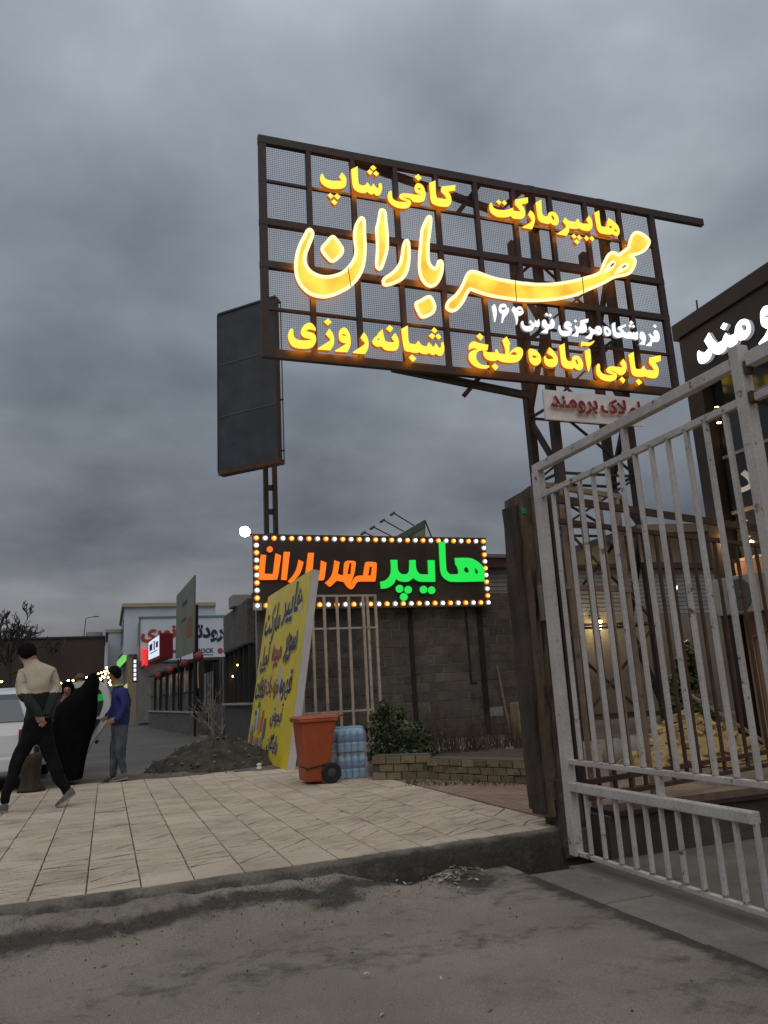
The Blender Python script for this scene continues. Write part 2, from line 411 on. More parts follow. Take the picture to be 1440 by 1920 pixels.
def inset_poly(poly, ga, gb):
    n = len(poly); ln = []
    for i in range(n):
        p, q = poly[i], poly[(i+1) % n]; e = (q-p).normalized(); g = ga+gb*abs(e.x); onb = max(abs(p.x), abs(q.x)) > .999*HT and abs(e.y) > .99 or max(abs(p.y), abs(q.y)) > .999*HT and abs(e.x) > .99 and abs(p.y-q.y) < 1e-5
        if onb: g = ga
        nn_ = Vector((-e.y, e.x)); ln.append((p+nn_*g, e))
    out = []
    for i in range(n):
        (p, d), (q, e) = ln[i-1], ln[i]; cr = d.x*e.y-d.y*e.x
        out.append(q.copy() if abs(cr) < .12 else p+d*(((q.x-p.x)*e.y-(q.y-p.y)*e.x)/cr))
    return out
HT = TW/2-0.0035
def tile_mesh(seed):
    # moulded crazy-paving face: raised irregular facets with grooves between them
    rnd = random.Random(seed*13+5); h = TW/2-0.0035; mb = MB()
    polys = [[Vector((-h, -h)), Vector((h, -h)), Vector((h, h)), Vector((-h, h))]]
    for k in range(4):
        ang = rnd.choice((-1, 1))*(rnd.uniform(.15, .45) if k != 3 else rnd.uniform(.6, .9)); p = Vector((rnd.uniform(-.4, .4)*h, (-.5+.5*(k % 3))*h+rnd.uniform(-.15, .15)*h)); d_ = Vector((math.cos(ang), math.sin(ang)))
        new = []
        for pl in polys:
            ar = abs(sum(pl[i-1].x*pl[i].y-pl[i].x*pl[i-1].y for i in range(len(pl))))/2
            new += split_poly(pl, p, d_) if ar > h*h*.7 and (k < 2 or rnd.random() < .8) else [pl]
        polys = new
    for pl in polys:
        lo_ = inset_poly(pl, 0.0015, .0075); hi_ = inset_poly(pl, 0.003, .009); n = len(pl)
        mb.add([(p.x, p.y, -.014) for p in lo_]+[(p.x, p.y, -.003) for p in lo_]+[(p.x, p.y, 0) for p in hi_],
               [(i, (i+1) % n, n+(i+1) % n, n+i) for i in range(n)]+[(n+i, n+(i+1) % n, 2*n+(i+1) % n, 2*n+i) for i in range(n)]+[tuple(range(2*n, 3*n))])
    return mb.mesh('tile', tile_m)
TMS = [tile_mesh(i) for i in range(6)]
cand = []
for i in range(-5, 12):
    for j in range(-1, 25):
        x = TX+TW*(i+0.5); y = 5.50+TW*(j+0.5)
        if x > 3.52 or y > PY1-0.1: continue
        if y-TW/2 < max(kerb_y(x-TW/2), kerb_y(x+TW/2), kerb_y(x))+0.07:
            h = TW/2-0.0045; ya, yb = kerb_y(x-h)+.08, kerb_y(x+h)+.08; yt = y+h
            if yt-max(ya, yb) > .04:
                c = .003; cut = MB(); n0 = 5
                fr_ = [(x-h+2*h*k/n0, kerb_y(x-h+2*h*k/n0)+.07+.012*fbm((x*9+k, 1, 0))) for k in range(n0+1)]
                ring = fr_+[(x+h, yt), (x-h, yt)]
                cut.v = [Vector((a, b, -.016)) for a, b in ring]+[Vector((a, b, 0.0)) for a, b in ring]; K_ = len(ring)
                cut.f = [tuple(range(K_, 2*K_))]+[(i_, (i_+1) % K_, K_+(i_+1) % K_, K_+i_) for i_ in range(K_)]; cut.m = [0]*len(cut.f)
                cut.build('cut_tile', tile_m, pav)
            continue
        p = Vector((x, y, 0))-CO; zz_ = p.dot(_f); sx = CX+F*p.dot(CR)/zz_; sy = CY-F*p.dot(CU)/zz_
        if sx < -70 or sy > 1990: continue
        cand.append((p.length, x, y, (i*7+j*3+(i*j) % 5) % 6, (i+j) % 2))
cand.sort()
rest = MB()
for k, (dd, x, y, v, r) in enumerate(cand):
    if k < 280:
        o = put('tile', TMS[v], (x, y, random.uniform(-0.003, 0.002)), pav); o.rotation_euler = (random.uniform(-.006,.006), random.uniform(-.006,.006), random.choice((0, 1))*math.pi+random.uniform(-.005,.005))
    else:
        h = TW/2-0.0045; rest.box((x-h, y-h, -0.016), (x+h, y+h, 0.0))
if rest.v: o = rest.build('far_tiles', tile_m, pav); o['kind'] = 'stuff'
# left of the frame the paving goes on
o = MB().box((-8, kerb_y(-3)+0.05, -0.017), (TX-5*TW-0.005, PY1-0.1, -0.001)).build('tile_field', tile_m, pav); o['kind'] = 'stuff'
# reddish small pavers by the planter
redp = mat('red_paver', (0.23, 0.15, 0.11), (0.30, 0.205, 0.155), scale=2, rough=0.9, bump=0.4, bscale=70, spots=(0.14, 0.10, 0.08), sscale=4, slo=0.55, shi=0.75, var=0.12)
rp = struct(MB().box((3.56, 5.62, -0.2), (12, 11.2, -0.012)).build('paver_strip', bed))
pm = MB(); pm.box((-0.047, -0.097, -0.01), (0.047, 0.097, 0.004)); pme = pm.mesh('paver', redp)
_b = bmesh.new(); _b.from_mesh(pme); bmesh.ops.bevel(_b, geom=[e for e in _b.edges if all(v.co.z > 0 for v in e.verts)], offset=0.004, segments=1, affect='EDGES'); _b.to_mesh(pme); _b.free()
cnt = 0; pf = MB()
for j in range(28):
    for i in range(24):
        x = 3.61+i*0.1; y = 5.75+j*0.2+(0.1 if i % 2 else 0)
        if x > 3.56+ (10.1-y)*0.62+0.3 and x > 4.6: continue
        if y > 10.1: continue
        if cnt < 280 and y > 6.6 and x < 5.0: put('paver', pme, (x, y, -0.004+random.uniform(-.002,.002)), rp); cnt += 1
        else: pf.box((x-.047, y-.097, -0.012), (x+.047, y+.097, 0.0))
o = pf.build('small_pavers', redp, rp); o['kind'] = 'stuff'
# dirt band at the far edge of the paving, and the street beyond
mb = MB(); nx, ny = 90, 14
for j in range(ny+1):
    for i in range(nx+1):
        x = -8+11.4*i/nx; y = 12.55+1.7*j/ny; e = math.sin(math.pi*j/ny)
        mb.v.append(Vector((x, y+0.15*fbm((x*1.1, 7, 0)), -0.02+0.035*e+0.03*e*fbm((x*2, y*2, 1)) - (0.06 if j in (0, ny) else 0))))
for j in range(ny):
    for i in range(nx): a = j*(nx+1)+i; mb.f.append((a, a+1, a+nx+2, a+nx+1)); mb.m.append(0)
struct(mb.build('dirt_verge', dust, smooth=True))
struct(MB().box((-60, 14.0, -0.3), (2.95, 120, -0.05)).build('street', farasph))
struct(MB().box((2.95, 11.2, -0.3), (30, 120, -0.015)).build('yard_ground', drive))
struct(MB().box((3.72, 5.62, -0.3), (30, 11.2, -0.03)).build('yard_ground', mat('yard_paving', (0.20, 0.15, 0.125), (0.26, 0.20, 0.165), scale=1.5, rough=0.9, bump=0.3)))
# ---- loose bits in the gutter: gravel, leaves
gb = MB(); rnd = random.Random(3)
for k in range(1500):
    x = rnd.uniform(-1.6, 2.9); y = kerb_y(x)-abs(rnd.gauss(0.12, 0.32))
    if rnd.random() < 0.35: x = rnd.gauss(1.35, 0.35); y = kerb_y(x)-abs(rnd.gauss(0.2, 0.2))
    if rnd.random() < 0.12: x = rnd.uniform(-2, 2.7); y = rnd.uniform(2.2, 5)
    r = rnd.choice((0.003, 0.003, 0.004, 0.004, 0.006, 0.008)); z = road_z(x, y)+r*0.3
    pts = [(x+r*rnd.uniform(.6,1.2)*a, y+r*rnd.uniform(.6,1.2)*b, z+c) for a, b, c in ((1,0,0), (-.5,.8,0), (-.5,-.8,0), (0,0,r*rnd.uniform(.5,1)))]
    gb.add(pts, [(0,1,3), (1,2,3), (2,0,3)], rnd.choice((0, 0, 0, 1)))
o = gb.build('gravel', [mat('dark_grit', (0.03, 0.026, 0.022), rough=1), mat('pale_grit', (0.2, 0.18, 0.16), rough=1)]); o['kind'] = 'stuff'; o['label'] = 'dark grit and small stones along the broken pavement edge'; o['category'] = 'gravel'
lf = MB()
for k in range(150):
    if k < 110: x = rnd.gauss(2.33, 0.14); y = kerb_y(x)-abs(rnd.gauss(0.14, 0.08))-0.03
    else: x = rnd.uniform(-1, 2.8); y = rnd.uniform(3, 5.3)
    a = rnd.uniform(0, 6.28); l = rnd.uniform(0.01, 0.03); w = l*0.4; z = road_z(x, y)+rnd.uniform(0.004, 0.022)
    ux, uy = math.cos(a), math.sin(a)
    lf.add([(x-ux*l, y-uy*l, z), (x-uy*w, y+ux*w, z+rnd.uniform(0, .012)), (x+ux*l, y+uy*l, z+rnd.uniform(0, .015)), (x+uy*w, y-ux*w, z+rnd.uniform(0, .008))], [(0,1,2), (0,2,3)], rnd.choice((0, 0, 1)))
o = lf.build('leaf_litter', [mat('dry_leaf', (0.22, 0.17, 0.11), rough=0.9), mat('pale_leaf', (0.42, 0.38, 0.32), rough=0.9)]); o['kind'] = 'stuff'; o['label'] = 'dry leaves and scraps gathered below the kerb'; o['category'] = 'litter'
# ================================================================ the roof-high lit sign on its lattice tower
SY = 13.0                                                     # plane of the big sign
steel = mat('sign_steel', (0.026, 0.014, 0.012), (0.042, 0.021, 0.016), scale=6, rough=0.6, bump=0.1)
wire = mat('sign_wire', (0.03, 0.027, 0.028), rough=0.6)
towersteel = mat('tower_steel', (0.022, 0.018, 0.018), (0.045, 0.028, 0.022), scale=4, rough=0.65)
yel = emat('yellow_lit_face', (1.0, 0.74, 0.055), 1.28); yels = emat('amber_letter_side', (1.0, 0.22, 0.012), 0.42, (0.15, 0.06, 0.01))
gold = emat('gold_lit_face', (1.0, 0.55, 0.03), 1.25); rimw = emat('warm_white_tube', (1.0, 0.86, 0.44), 1.38)
yelb = emat('amber_letter_back', (1.0, 0.36, 0.03), 9.0)
wht = emat('white_lit_face', (0.95, 0.97, 1.0), 1.25); whts = emat('white_letter_side', (0.8, 0.85, 0.9), 0.25, (0.3, 0.3, 0.3))
grn = emat('green_lit_face', (0.012, 0.80, 0.085), 1.0); grns = emat('green_letter_side', (0.0, 0.25, 0.02), 0.6)
org_ = emat('orange_lit_face', (1.0, 0.185, 0.007), 1.15); orgs = emat('orange_letter_side', (0.7, 0.06, 0.004), 0.6)

def slope_mat(name, c1, c2, s):     # lit acrylic, patchier where its lamps sit further apart
    if name in MATS: return MATS[name]
    m = mat(name, (0.02, 0.02, 0.02), rough=0.4); t = m.node_tree; b = t.nodes['Principled BSDF']
    g = t.nodes.new('ShaderNodeNewGeometry'); n = t.nodes.new('ShaderNodeTexNoise'); n.inputs['Scale'].default_value = 1.5; n.inputs['Detail'].default_value = 2
    t.links.new(g.outputs['Position'], n.inputs['Vector'])
    r = t.nodes.new('ShaderNodeValToRGB'); r.color_ramp.elements[0].position = 0.35; r.color_ramp.elements[1].position = 0.65
    r.color_ramp.elements[0].color = (*c1, 1); r.color_ramp.elements[1].color = (*c2, 1)
    t.links.new(n.outputs[0], r.inputs[0]); t.links.new(r.outputs[0], b.inputs['Emission Color']); b.inputs['Emission Strength'].default_value = s
    return m
gold = slope_mat('gold_lit_face2', (1.0, 0.46, 0.02), (1.0, 0.80, 0.08), 1.1)

TL, TR = at_y(492, 262, SY), at_y(1228, 403, SY); BL, BR = at_y(497, 662, SY), at_y(1258, 736, SY)
x0, x1 = (TL.x+BL.x)/2, (TR.x+BR.x)/2; zt, zb = (TL.z+TR.z)/2, (BL.z+BR.z)/2
big = thing('lit_sign', 'huge open steel grid sign with glowing yellow script lettering, high on lattice tower', 'sign', ((x0+x1)/2, SY, zb))
for i in range(11):
    x = x0 + (x1-x0)*i/10; w = 0.15 if i in (0, 10) else 0.10
    MB().box((x-w/2, SY-0.05, zb-0.02), (x+w/2, SY+0.05, zt-0.03)).build('post', steel, big)
for i, w in enumerate((0.17, 0.05, 0.14, 0.14, 0.05, 0.17)):
    z = zt + (zb-zt)*i/5
    MB().box((x0-0.08, SY-0.055 if w > 0.1 else SY-0.03, z-w/2), (at_y(1316, 416, SY).x if i == 0 else x1+0.08, SY+0.056 if w > 0.1 else SY+0.03, z+w/2)).build('rail', steel, big)
wm = MB(); g = 0.043; t = 0.0042
k = int((x1-x0)/g)
for i in range(k): wm.box((x0+i*g, SY+0.062, zb), (x0+i*g+t, SY+0.066, zt))
for i in range(int((zt-zb)/g)): wm.box((x0, SY+0.067, zb+i*g), (x1, SY+0.071, zb+i*g+t))
o = wm.build('wire_mesh', wire, big); o['kind'] = 'stuff'
# cantilever braces behind the grid
def P(x, y, Y): return at_y(x, y, Y)
for a, b, w in (((655, 300), (935, 398), 0.13), ((735, 690), (990, 742), 0.13), ((900, 345), (858, 400), 0.1), ((985, 352), (932, 398), 0.1), ((905, 700), (870, 742), 0.09)):
    MB().bar(P(*a, SY+0.2), P(*b, SY+0.2), w).build('brace', steel, big)
LY = SY-0.24; LD = Vector((0, 0.09, 0))
def letters(root, name, mats, y0, depth, crop, items):
    X0, Y0, S = crop
    for it in items:
        loops = [outline(w, X0, Y0, S) if isinstance(w, str) else circle(*w, X0, Y0, S) for w in (it if isinstance(it, list) else [it])]
        mb = MB(); solid(mb, loops, lambda a, b: at_y(a, b, y0), depth, mi_back=len(mats)-1)
        small = len(loops) == 1 and max(abs(p[0]-q[0]) for p in loops[0] for q in loops[0]) < 16
        mb.build('letter_dot' if small else name, mats, root)
Z9 = 140/1440; ZE = 160/1440
letters(big, 'letter', [yel, yels, yelb], LY, LD, (590, 300, Z9), [
 "105,340 130,265 160,275 185,330 240,375 350,400 520,398! 470,330! 522,238! 590,310 612,400 600,490 540,545 430,560 300,550 190,500 120,430",
 "248,680! 305,632! 368,700! 310,750!", "375,700! 430,642! 502,706! 440,765!", "318,805! 375,752! 440,820! 385,872!",
 "702,180! 830,118! 835,300 850,445 890,480 950,490 985,470 1015,432 1050,470 1090,510 1130,455 1165,500 1205,540 1235,520 1230,460! 1282,440! 1303,520 1285,620 1240,685 1180,680 1140,640! 1105,665 1060,655 1015,615! 960,640 870,630 780,580 735,500 715,350",
 "1070,140! 1130,97! 1192,155! 1130,205!", "1008,225! 1060,175! 1120,230! 1070,290!", "1127,255! 1185,205! 1245,265! 1190,315!"])
letters(big, 'letter', [yel, yels, yelb], LY, LD, (720, 320, Z9), [
 "870,240! 992,187! 1000,400 1015,500 1050,530 1205,548! 1170,480 1098,405! 1110,305! 1380,275! 1370,385! 1240,402! 1285,480 1302,570 1285,640 1230,695 1150,698 1030,680 930,630 895,540 880,380",
 ["590,330 610,270 655,240 720,260 770,320 800,420 800,500 770,580 700,610 620,612 560,600 525,560 470,528 360,513! 430,540 495,565 523,610 515,660 480,705 420,728 330,728 220,700 120,630 72,540 72,460 95,410 130,385 150,410 155,490 185,550 260,590 340,600 475,605! 400,580 320,550 292,505 310,460 370,437 480,440 600,460 740,462! 650,440 600,400",
  "655,345 675,332 712,352 690,365 662,358"],
 "588,118! 662,62! 728,145! 660,195!"])
letters(big, 'letter', [yel, yels, yelb], LY, LD, (910, 360, Z9), [
 "75,290 90,220 110,205 130,225 150,285 200,325 290,345 400,345 470,325 535,298! 543,360! 675,378! 640,320 568,245! 575,145! 822,102! 822,210! 700,240! 745,310 768,390 760,460 710,518 630,522 540,510 490,460! 440,480 350,492 230,480 140,430 90,370",
 "208,185! 260,147! 312,200! 265,248!", "318,205! 365,155! 420,212! 375,260!",
 "822,440! 868,350! 930,410 958,500 950,600 900,718! 730,690 722,665! 830,610 890,550",
 ["970,205! 1078,145! 1090,350 1105,430 1150,465 1200,460 1225,400 1290,378 1350,400 1400,470 1418,560 1390,630 1340,645 1290,625 1255,595! 1210,615 1120,600 1050,570 1010,500 990,380", "1275,450 1300,455 1330,510 1325,540 1300,530 1280,490"]])
letters(big, 'letter', [yel, yels, yelb], LY, LD, (1040, 380, Z9), [
 "155,365! 200,280! 235,320 300,355 400,365 430,315! 460,312! 490,380 550,400 655,408! 608,325! 660,250! 710,320 728,410 715,490 660,545 570,540 500,515 465,492! 420,508 350,505 282,490! 275,560 230,640! 60,610 55,590! 150,530 215,470 200,420",
 "322,640! 372,598! 425,655! 375,700!", "425,660! 470,617! 528,678! 480,725!", "375,745! 425,695! 482,755! 435,805!", "568,685! 610,630! 662,685! 625,740!", "668,690! 710,637! 765,692! 725,745!",
 ["762,195! 858,150! 875,330 895,440 930,460 990,468! 995,440 1010,400 1002,390! 1040,293! 1150,370 1225,450 1253,540 1240,610 1200,648 1150,630 1115,602! 1060,618 960,605 870,580 820,510 800,420", "1048,460 1075,445 1110,475 1095,490 1065,485", "1150,520 1175,515 1200,545 1195,560 1165,550"]])
letters(big, 'letter', [yel, yels, yelb], LY, LD, (530, 580, ZE), [
 "90,470 100,390 130,335 155,325 178,345 182,420 205,480 270,515 370,525 500,510! 430,495 350,470 308,410 320,330 370,260 450,225 510,250 555,320 555,365! 500,345 440,340 385,362! 450,380 530,410 560,460 562,540 520,620 430,665 310,665 190,640 120,570",
 "722,420! 785,325! 845,400 868,490 860,600 800,692! 610,680 595,655! 700,590 800,520 765,465", "693,210! 770,150! 828,220! 762,272!",
 ["945,420 965,350 1020,308 1075,320 1125,400 1148,510 1140,620 1090,725! 900,715 890,690! 985,635 1075,575! 1000,560 955,510", "1000,428 1025,418 1070,440 1050,448 1015,440"],
 "1312,480! 1368,385! 1425,460 1450,560 1440,660 1390,755! 1200,740 1190,715! 1290,650 1385,580 1350,530"])
letters(big, 'letter', [yel, yels, yelb], LY, LD, (680, 600, ZE), [
 ["160,370 190,310 250,250 262,222! 335,155! 350,230 375,330 410,365 535,378! 485,295! 548,215! 600,310 612,400 595,480 540,520 440,518 370,500 310,440! 270,455 200,430", "242,330! 270,308! 288,350!"],
 "393,150! 452,83! 520,140! 465,208!",
 "650,150! 762,90! 770,300 790,385 830,400 890,405 915,380 940,350 965,380 1000,425 1080,440 1098,400! 1120,380 1150,410 1190,450 1210,440 1225,395! 1245,400 1270,445 1305,470 1325,430 1320,395! 1355,362! 1378,450 1370,540 1330,600 1280,600 1235,570! 1190,592 1150,580 1120,555! 1080,578 1000,570 955,540! 900,560 800,540 720,520 690,450 670,330",
 "1160,175! 1205,120! 1265,180! 1215,225!", "1115,268! 1170,218! 1228,268! 1175,325!", "1228,270! 1280,228! 1330,290! 1278,335!", "775,635! 835,580! 908,650! 850,710!"])
letters(big, 'letter', [yel, yels, yelb], LY, LD, (870, 620, 130/1440), [
 "95,370 110,290 160,235 220,225 350,265 508,292! 490,405! 395,410! 310,425 265,470 255,560 290,640 360,700 450,715 520,722 528,750 490,780 410,790 290,770 180,710 110,620 97,540 110,470 180,410 290,380! 220,368 160,375 105,400",
 ["395,410! 455,420! 500,445 640,450! 655,390! 690,388! 735,470 860,485! 850,380 790,200! 885,118! 968,275! 945,290! 945,400 930,480! 1000,400 1080,350 1150,342 1210,380 1228,450 1210,540 1140,630 1040,665 930,668 790,650 690,605! 660,625 580,630 480,600 420,540 400,480", "960,498! 1000,455 1050,445 1095,470 1090,495 1040,505"],
 "255,118! 325,48! 408,128! 340,205!", "570,740! 640,675! 718,752! 652,825!"])
letters(big, 'letter', [yel, yels, yelb], LY, LD, (980, 630, Z9), [
 ["110,300 130,248 180,248 260,280 330,350 358,440 345,510 290,560 230,568 170,530 125,450", "183,390 210,372 275,400 255,420 205,418"],
 "412,390! 445,380! 460,420 500,445 600,440! 560,390 468,330! 515,213! 590,280 650,370 678,450 665,540 610,595 530,600 450,560 415,490",
 ["702,195! 808,135! 825,330 840,430 880,480 940,480 960,410 1010,375 1080,390 1140,460 1168,560 1140,640 1090,660 1030,640 995,605! 950,640 850,625 780,590 745,520 725,380", "1018,460 1040,455 1068,520 1065,545 1040,530 1022,490"],
 "1195,285! 1300,248! 1318,420 1318,540 1280,675 1260,678 1240,600 1210,430",
 "1125,215! 1122,160 1140,105 1200,115 1270,125 1330,110 1380,85! 1380,110 1330,165 1270,195 1200,185 1150,190 1135,215!"])
letters(big, 'letter', [yel, yels, yelb], LY, LD, (1105, 650, Z9), [
 "128,450 140,370 165,330 195,335 208,380 210,450 250,510 320,540 400,550 488,545! 420,530 345,495 328,450 345,410 400,382 480,380 640,402! 592,320! 655,232! 705,310 718,400 700,490 640,548 580,545 540,520 480,480 385,457! 450,485 520,520 535,570 510,625 430,668 340,665 230,630 150,550",
 "578,635! 630,575! 698,640! 655,710!",
 "752,160! 855,97! 875,300 895,410 930,430 1000,432! 1030,380! 1058,368! 1085,430 1130,450 1252,458! 1215,400 1148,320! 1155,212! 1375,165! 1378,275! 1270,312! 1315,370 1338,450 1330,550 1280,605 1200,608 1110,590 1075,570! 1030,585 930,580 850,555 810,490 790,370",
 "892,665! 955,615! 1020,690! 955,745!"])
ZR = 170/1440; ZS = 175/1440
letters(big, 'letter', [wht, whts], LY, LD*0.6, (910, 560, ZR), [
 "100,130! 145,80! 175,150 180,250 158,368! 140,368! 125,250",
 ["213,170 230,100 275,80 325,90 345,140! 372,145! 375,200 340,260 300,310 275,385! 255,385! 262,300 270,250 230,220", "245,155 280,135 335,142 310,168 280,180"],
 ["415,180! 448,120! 490,155! 520,125 570,130 600,180 605,230 560,265 515,270! 520,330 505,410! 488,410! 480,330 450,240", "508,180 540,168 592,182 570,193 540,197"],
 "568,400 580,355! 605,360 610,410 650,435 720,430 735,410 695,370! 715,335! 750,375 780,390 785,345! 805,345 825,390! 830,340! 855,322! 865,400 850,445 820,450 800,440! 770,445! 755,490 710,515 640,512 590,470",
 "900,380 920,335 960,340 990,400 1040,400! 1030,350! 1065,310! 1100,370 1095,440 1060,475 1005,475! 990,552! 885,540! 890,525! 960,475! 915,445",
 "945,245! 975,220! 1005,260! 980,280!", "1005,262! 1030,232! 1058,265! 1030,292!",
 "1160,470 1165,430! 1190,425 1200,480 1240,510 1345,510! 1270,470 1255,430 1270,370 1320,360 1370,400 1365,440! 1290,430! 1370,465 1380,520 1350,575 1280,595 1210,580 1170,530"])
letters(big, 'letter', [wht, whts], LY, LD*0.6, (1070, 590, ZS), [
 "62,200! 75,155! 105,190 150,170! 148,90! 275,60! 270,115! 215,130! 245,180 245,240 210,275 130,275! 110,342! 15,330! 12,318! 80,270 85,230", "48,95! 75,72! 100,105! 75,122!",
 ["275,215! 290,182! 330,215 390,240! 385,195 420,172 465,190 485,250 470,300 430,312 390,290! 345,300! 320,378! 225,362! 222,350! 300,290 300,245", "425,225! 440,230! 448,265! 430,260!"],
 ["515,210 530,180 580,195 620,250 615,310 570,328 525,300", "540,235 570,235 590,280 560,280"],
 "635,140! 688,115! 695,230 720,275 790,275! 740,230 730,190! 850,145! 850,180! 785,210! 830,260 870,280 895,262! 930,265! 960,285 970,260! 1000,290! 1010,262! 1040,262! 1040,330 1030,385 990,380 940,370 850,365 800,340! 740,355 680,340 650,280",
 "905,120! 935,90! 972,125! 940,155!", "890,170! 918,145! 945,180! 915,200!", "945,175! 970,150! 995,185! 970,205!",
 "1065,310 1080,265 1115,265 1150,310 1160,380 1140,468! 1060,455! 1060,445! 1115,405! 1070,365",
 ["1200,310! 1220,285! 1260,325 1300,345! 1280,300 1285,250 1320,240 1355,275 1375,350 1355,410 1300,420 1260,415! 1245,488! 1160,475! 1165,465! 1225,420! 1235,370", "1310,300! 1330,295! 1340,315!"],
 "1270,180! 1297,145! 1330,180! 1305,205!"])
# the large script: gold acrylic inside a warm white tube
def px(txt, x0, y0, s): 
    return ' '.join('%.2f,%.2f%s' % (x0+float(w.rstrip('!').split(',')[0])*s, y0+float(w.rstrip('!').split(',')[1])*s, '!' if w.endswith('!') else '') for w in txt.split())
ZK = 160/1336; ZL = 200/1440; ZM = 220/1440
script = [
 px("370,365 330,385 290,460 220,590 165,740 137,900 137,1060 170,1210 260,1350 390,1450 560,1495 700,1485 870,1420 1040,1320 1180,1170 1260,1000 1295,800 1300,600 1290,400 1285,220 1250,170 1210,190 1150,300 1125,430 1130,560 1150,700 1130,840 1060,960 940,1080 800,1140 640,1165 480,1130 360,1050 290,930 285,800 340,650 400,500 415,410", 540, 390, ZE),
 px("748,485 820,540 890,640 920,710 880,800 760,895 680,850 575,700 650,590", 540, 390, ZE),
 px("215,115 265,150 280,300 300,500 298,720 250,900 205,1020 165,1030 135,980 145,800 148,620 135,430 165,300 190,150", 690, 380, ZK),
 px("595,595 635,630 642,760 640,900 610,1060 540,1180 420,1250 280,1290 240,1250 260,1190 400,1090 500,960 535,830 555,680", 690, 380, ZK),
 px("965,222 985,260 970,420 945,620 940,800 950,930 1000,1010 1060,1030 1090,980 1110,920 1150,920 1165,980 1150,1110 1090,1240 1020,1300 930,1290 850,1200 810,1080 805,900 820,700 835,540 850,420 900,300 935,235", 690, 380, ZK),
 px("960,1470 1020,1550 1045,1640 1000,1730 870,1790 810,1750 750,1590 840,1530", 690, 380, ZK),
 px("130,700 150,620 260,520 340,400 390,280 440,215 520,215 640,260 800,310 1000,345 1200,375 1400,385", 820, 480, ZL) + ' ' +
 px("200,735 400,705 560,665 740,605 790,510 850,390 910,350 990,380 1010,360! 1110,285! 1110,260 1140,160 1190,105 1260,120 1340,180 1355,240 1300,320 1200,370 1120,385! 1180,440 1170,520 1100,610 930,650 800,720 620,800 450,870 250,915 60,935", 1010, 420, ZM) + ' ' +
 px("1250,600 1080,590 900,565 700,530 540,480 440,440! 400,500 340,620 260,715 190,740", 820, 480, ZL)]
seam = mat('letter_seam', (0.05, 0.02, 0.01), rough=0.7)
for k, tx in enumerate(script):
    lp = outline(tx, 0, 0, 1.0)
    mb = MB(); solid(mb, [lp], lambda a, b: at_y(a, b, LY-0.05), Vector((0, 0.14, 0)), mi_back=2)
    let = mb.build('letter', [gold, yels, yelb], big)
    MB().tube([at_y(a, b, LY-0.075) for a, b in lp], 0.034, n=8, closed=True).build('light_tube', rimw, let, smooth=True)
    if k == 0: MB().bar(at_y(652.5, 501, LY-0.115), at_y(658, 538, LY-0.115), 0.012).build('seam', seam, let)
    if k == 6:
        MB().bar(at_y(966, 526.5, LY-0.115), at_y(968.5, 564.5, LY-0.115), 0.012).build('seam', seam, let)
        MB().bar(at_y(1092, 520, LY-0.115), at_y(1094.6, 551.5, LY-0.115), 0.012).build('seam', seam, let)
        for tx2 in ("795,605! 850,500 900,450 940,460 940,510 880,570", "935,610! 990,520 1050,480 1105,485 1100,540 1030,580"):
            mb = MB(); solid(mb, [outline(tx2, 1010, 420, ZM)], lambda a, b: at_y(a, b, LY-0.085), Vector((0, 0.03, 0))); mb.build('light_tube', [rimw, rimw], let)
        for tx2 in ("875,525! 905,485 930,480 915,505 890,525", "1020,540! 1050,508 1075,503 1060,525 1035,540"):
            mb = MB(); solid(mb, [outline(tx2, 1010, 420, ZM)], lambda a, b: at_y(a, b, LY-0.09), Vector((0, 0.004, 0))); mb.build('counter', [seam, seam], let)

# ---------------------------------------------------------------- tower
fl = [at_y(1051, 923, SY+0.3), at_y(1195, 950, SY+0.3)]; X2, X4 = fl[0].x, fl[1].x
tow = thing('lattice_tower', 'tall dark steel lattice tower carrying the big yellow sign', 'tower', ((X2+X4)/2, SY+0.7, 0))
YF, YB = SY+0.25, SY+1.1
b1 = at_y(1001, 860, YB).x; b3 = at_y(1146, 900, YB).x
legs = {(0, 0): (X2, YF), (1, 0): (X4, YF), (0, 1): (b1, YB), (1, 1): (b3, YB)}
ztow = zt+0.28
for k, (x, y) in legs.items():
    MB().box((x-0.085, y-0.085, -0.02), (x+0.085, y+0.085, ztow if k[1] == 0 else zt-0.6)).build('leg', towersteel, tow)
zz = [0.4, 2.2, 4.2, 5.35, 6.85, 8.6, 10.3, 12.0]
faces = [((0,0),(0,1)), ((1,0),(1,1)), ((0,1),(1,1)), ((0,0),(1,0))]
for fi, (a, b) in enumerate(faces):
    A, B = legs[a], legs[b]
    for j in range(len(zz)):
        if zz[j] > zt-0.7: continue
        MB().bar((A[0], A[1], zz[j]), (B[0], B[1], zz[j]), 0.05).build('strut', towersteel, tow)
        if j+1 < len(zz) and zz[j+1] < zt:
            p, q = (A, B) if (j+fi) % 2 else (B, A)
            MB().bar((p[0], p[1], zz[j]+0.05), (q[0], q[1], zz[j+1]-0.05), 0.10 if fi < 2 else 0.045).build('diagonal', towersteel, tow)
for x in (X2, X4): MB().box((x-0.06, SY+0.075, zb+0.3), (x+0.06, YF-0.08, zb+0.42)).build('bracket', towersteel, tow); MB().box((x-0.06, SY+0.075, zt-0.9), (x+0.06, YF-0.08, zt-0.78)).build('bracket', towersteel, tow)

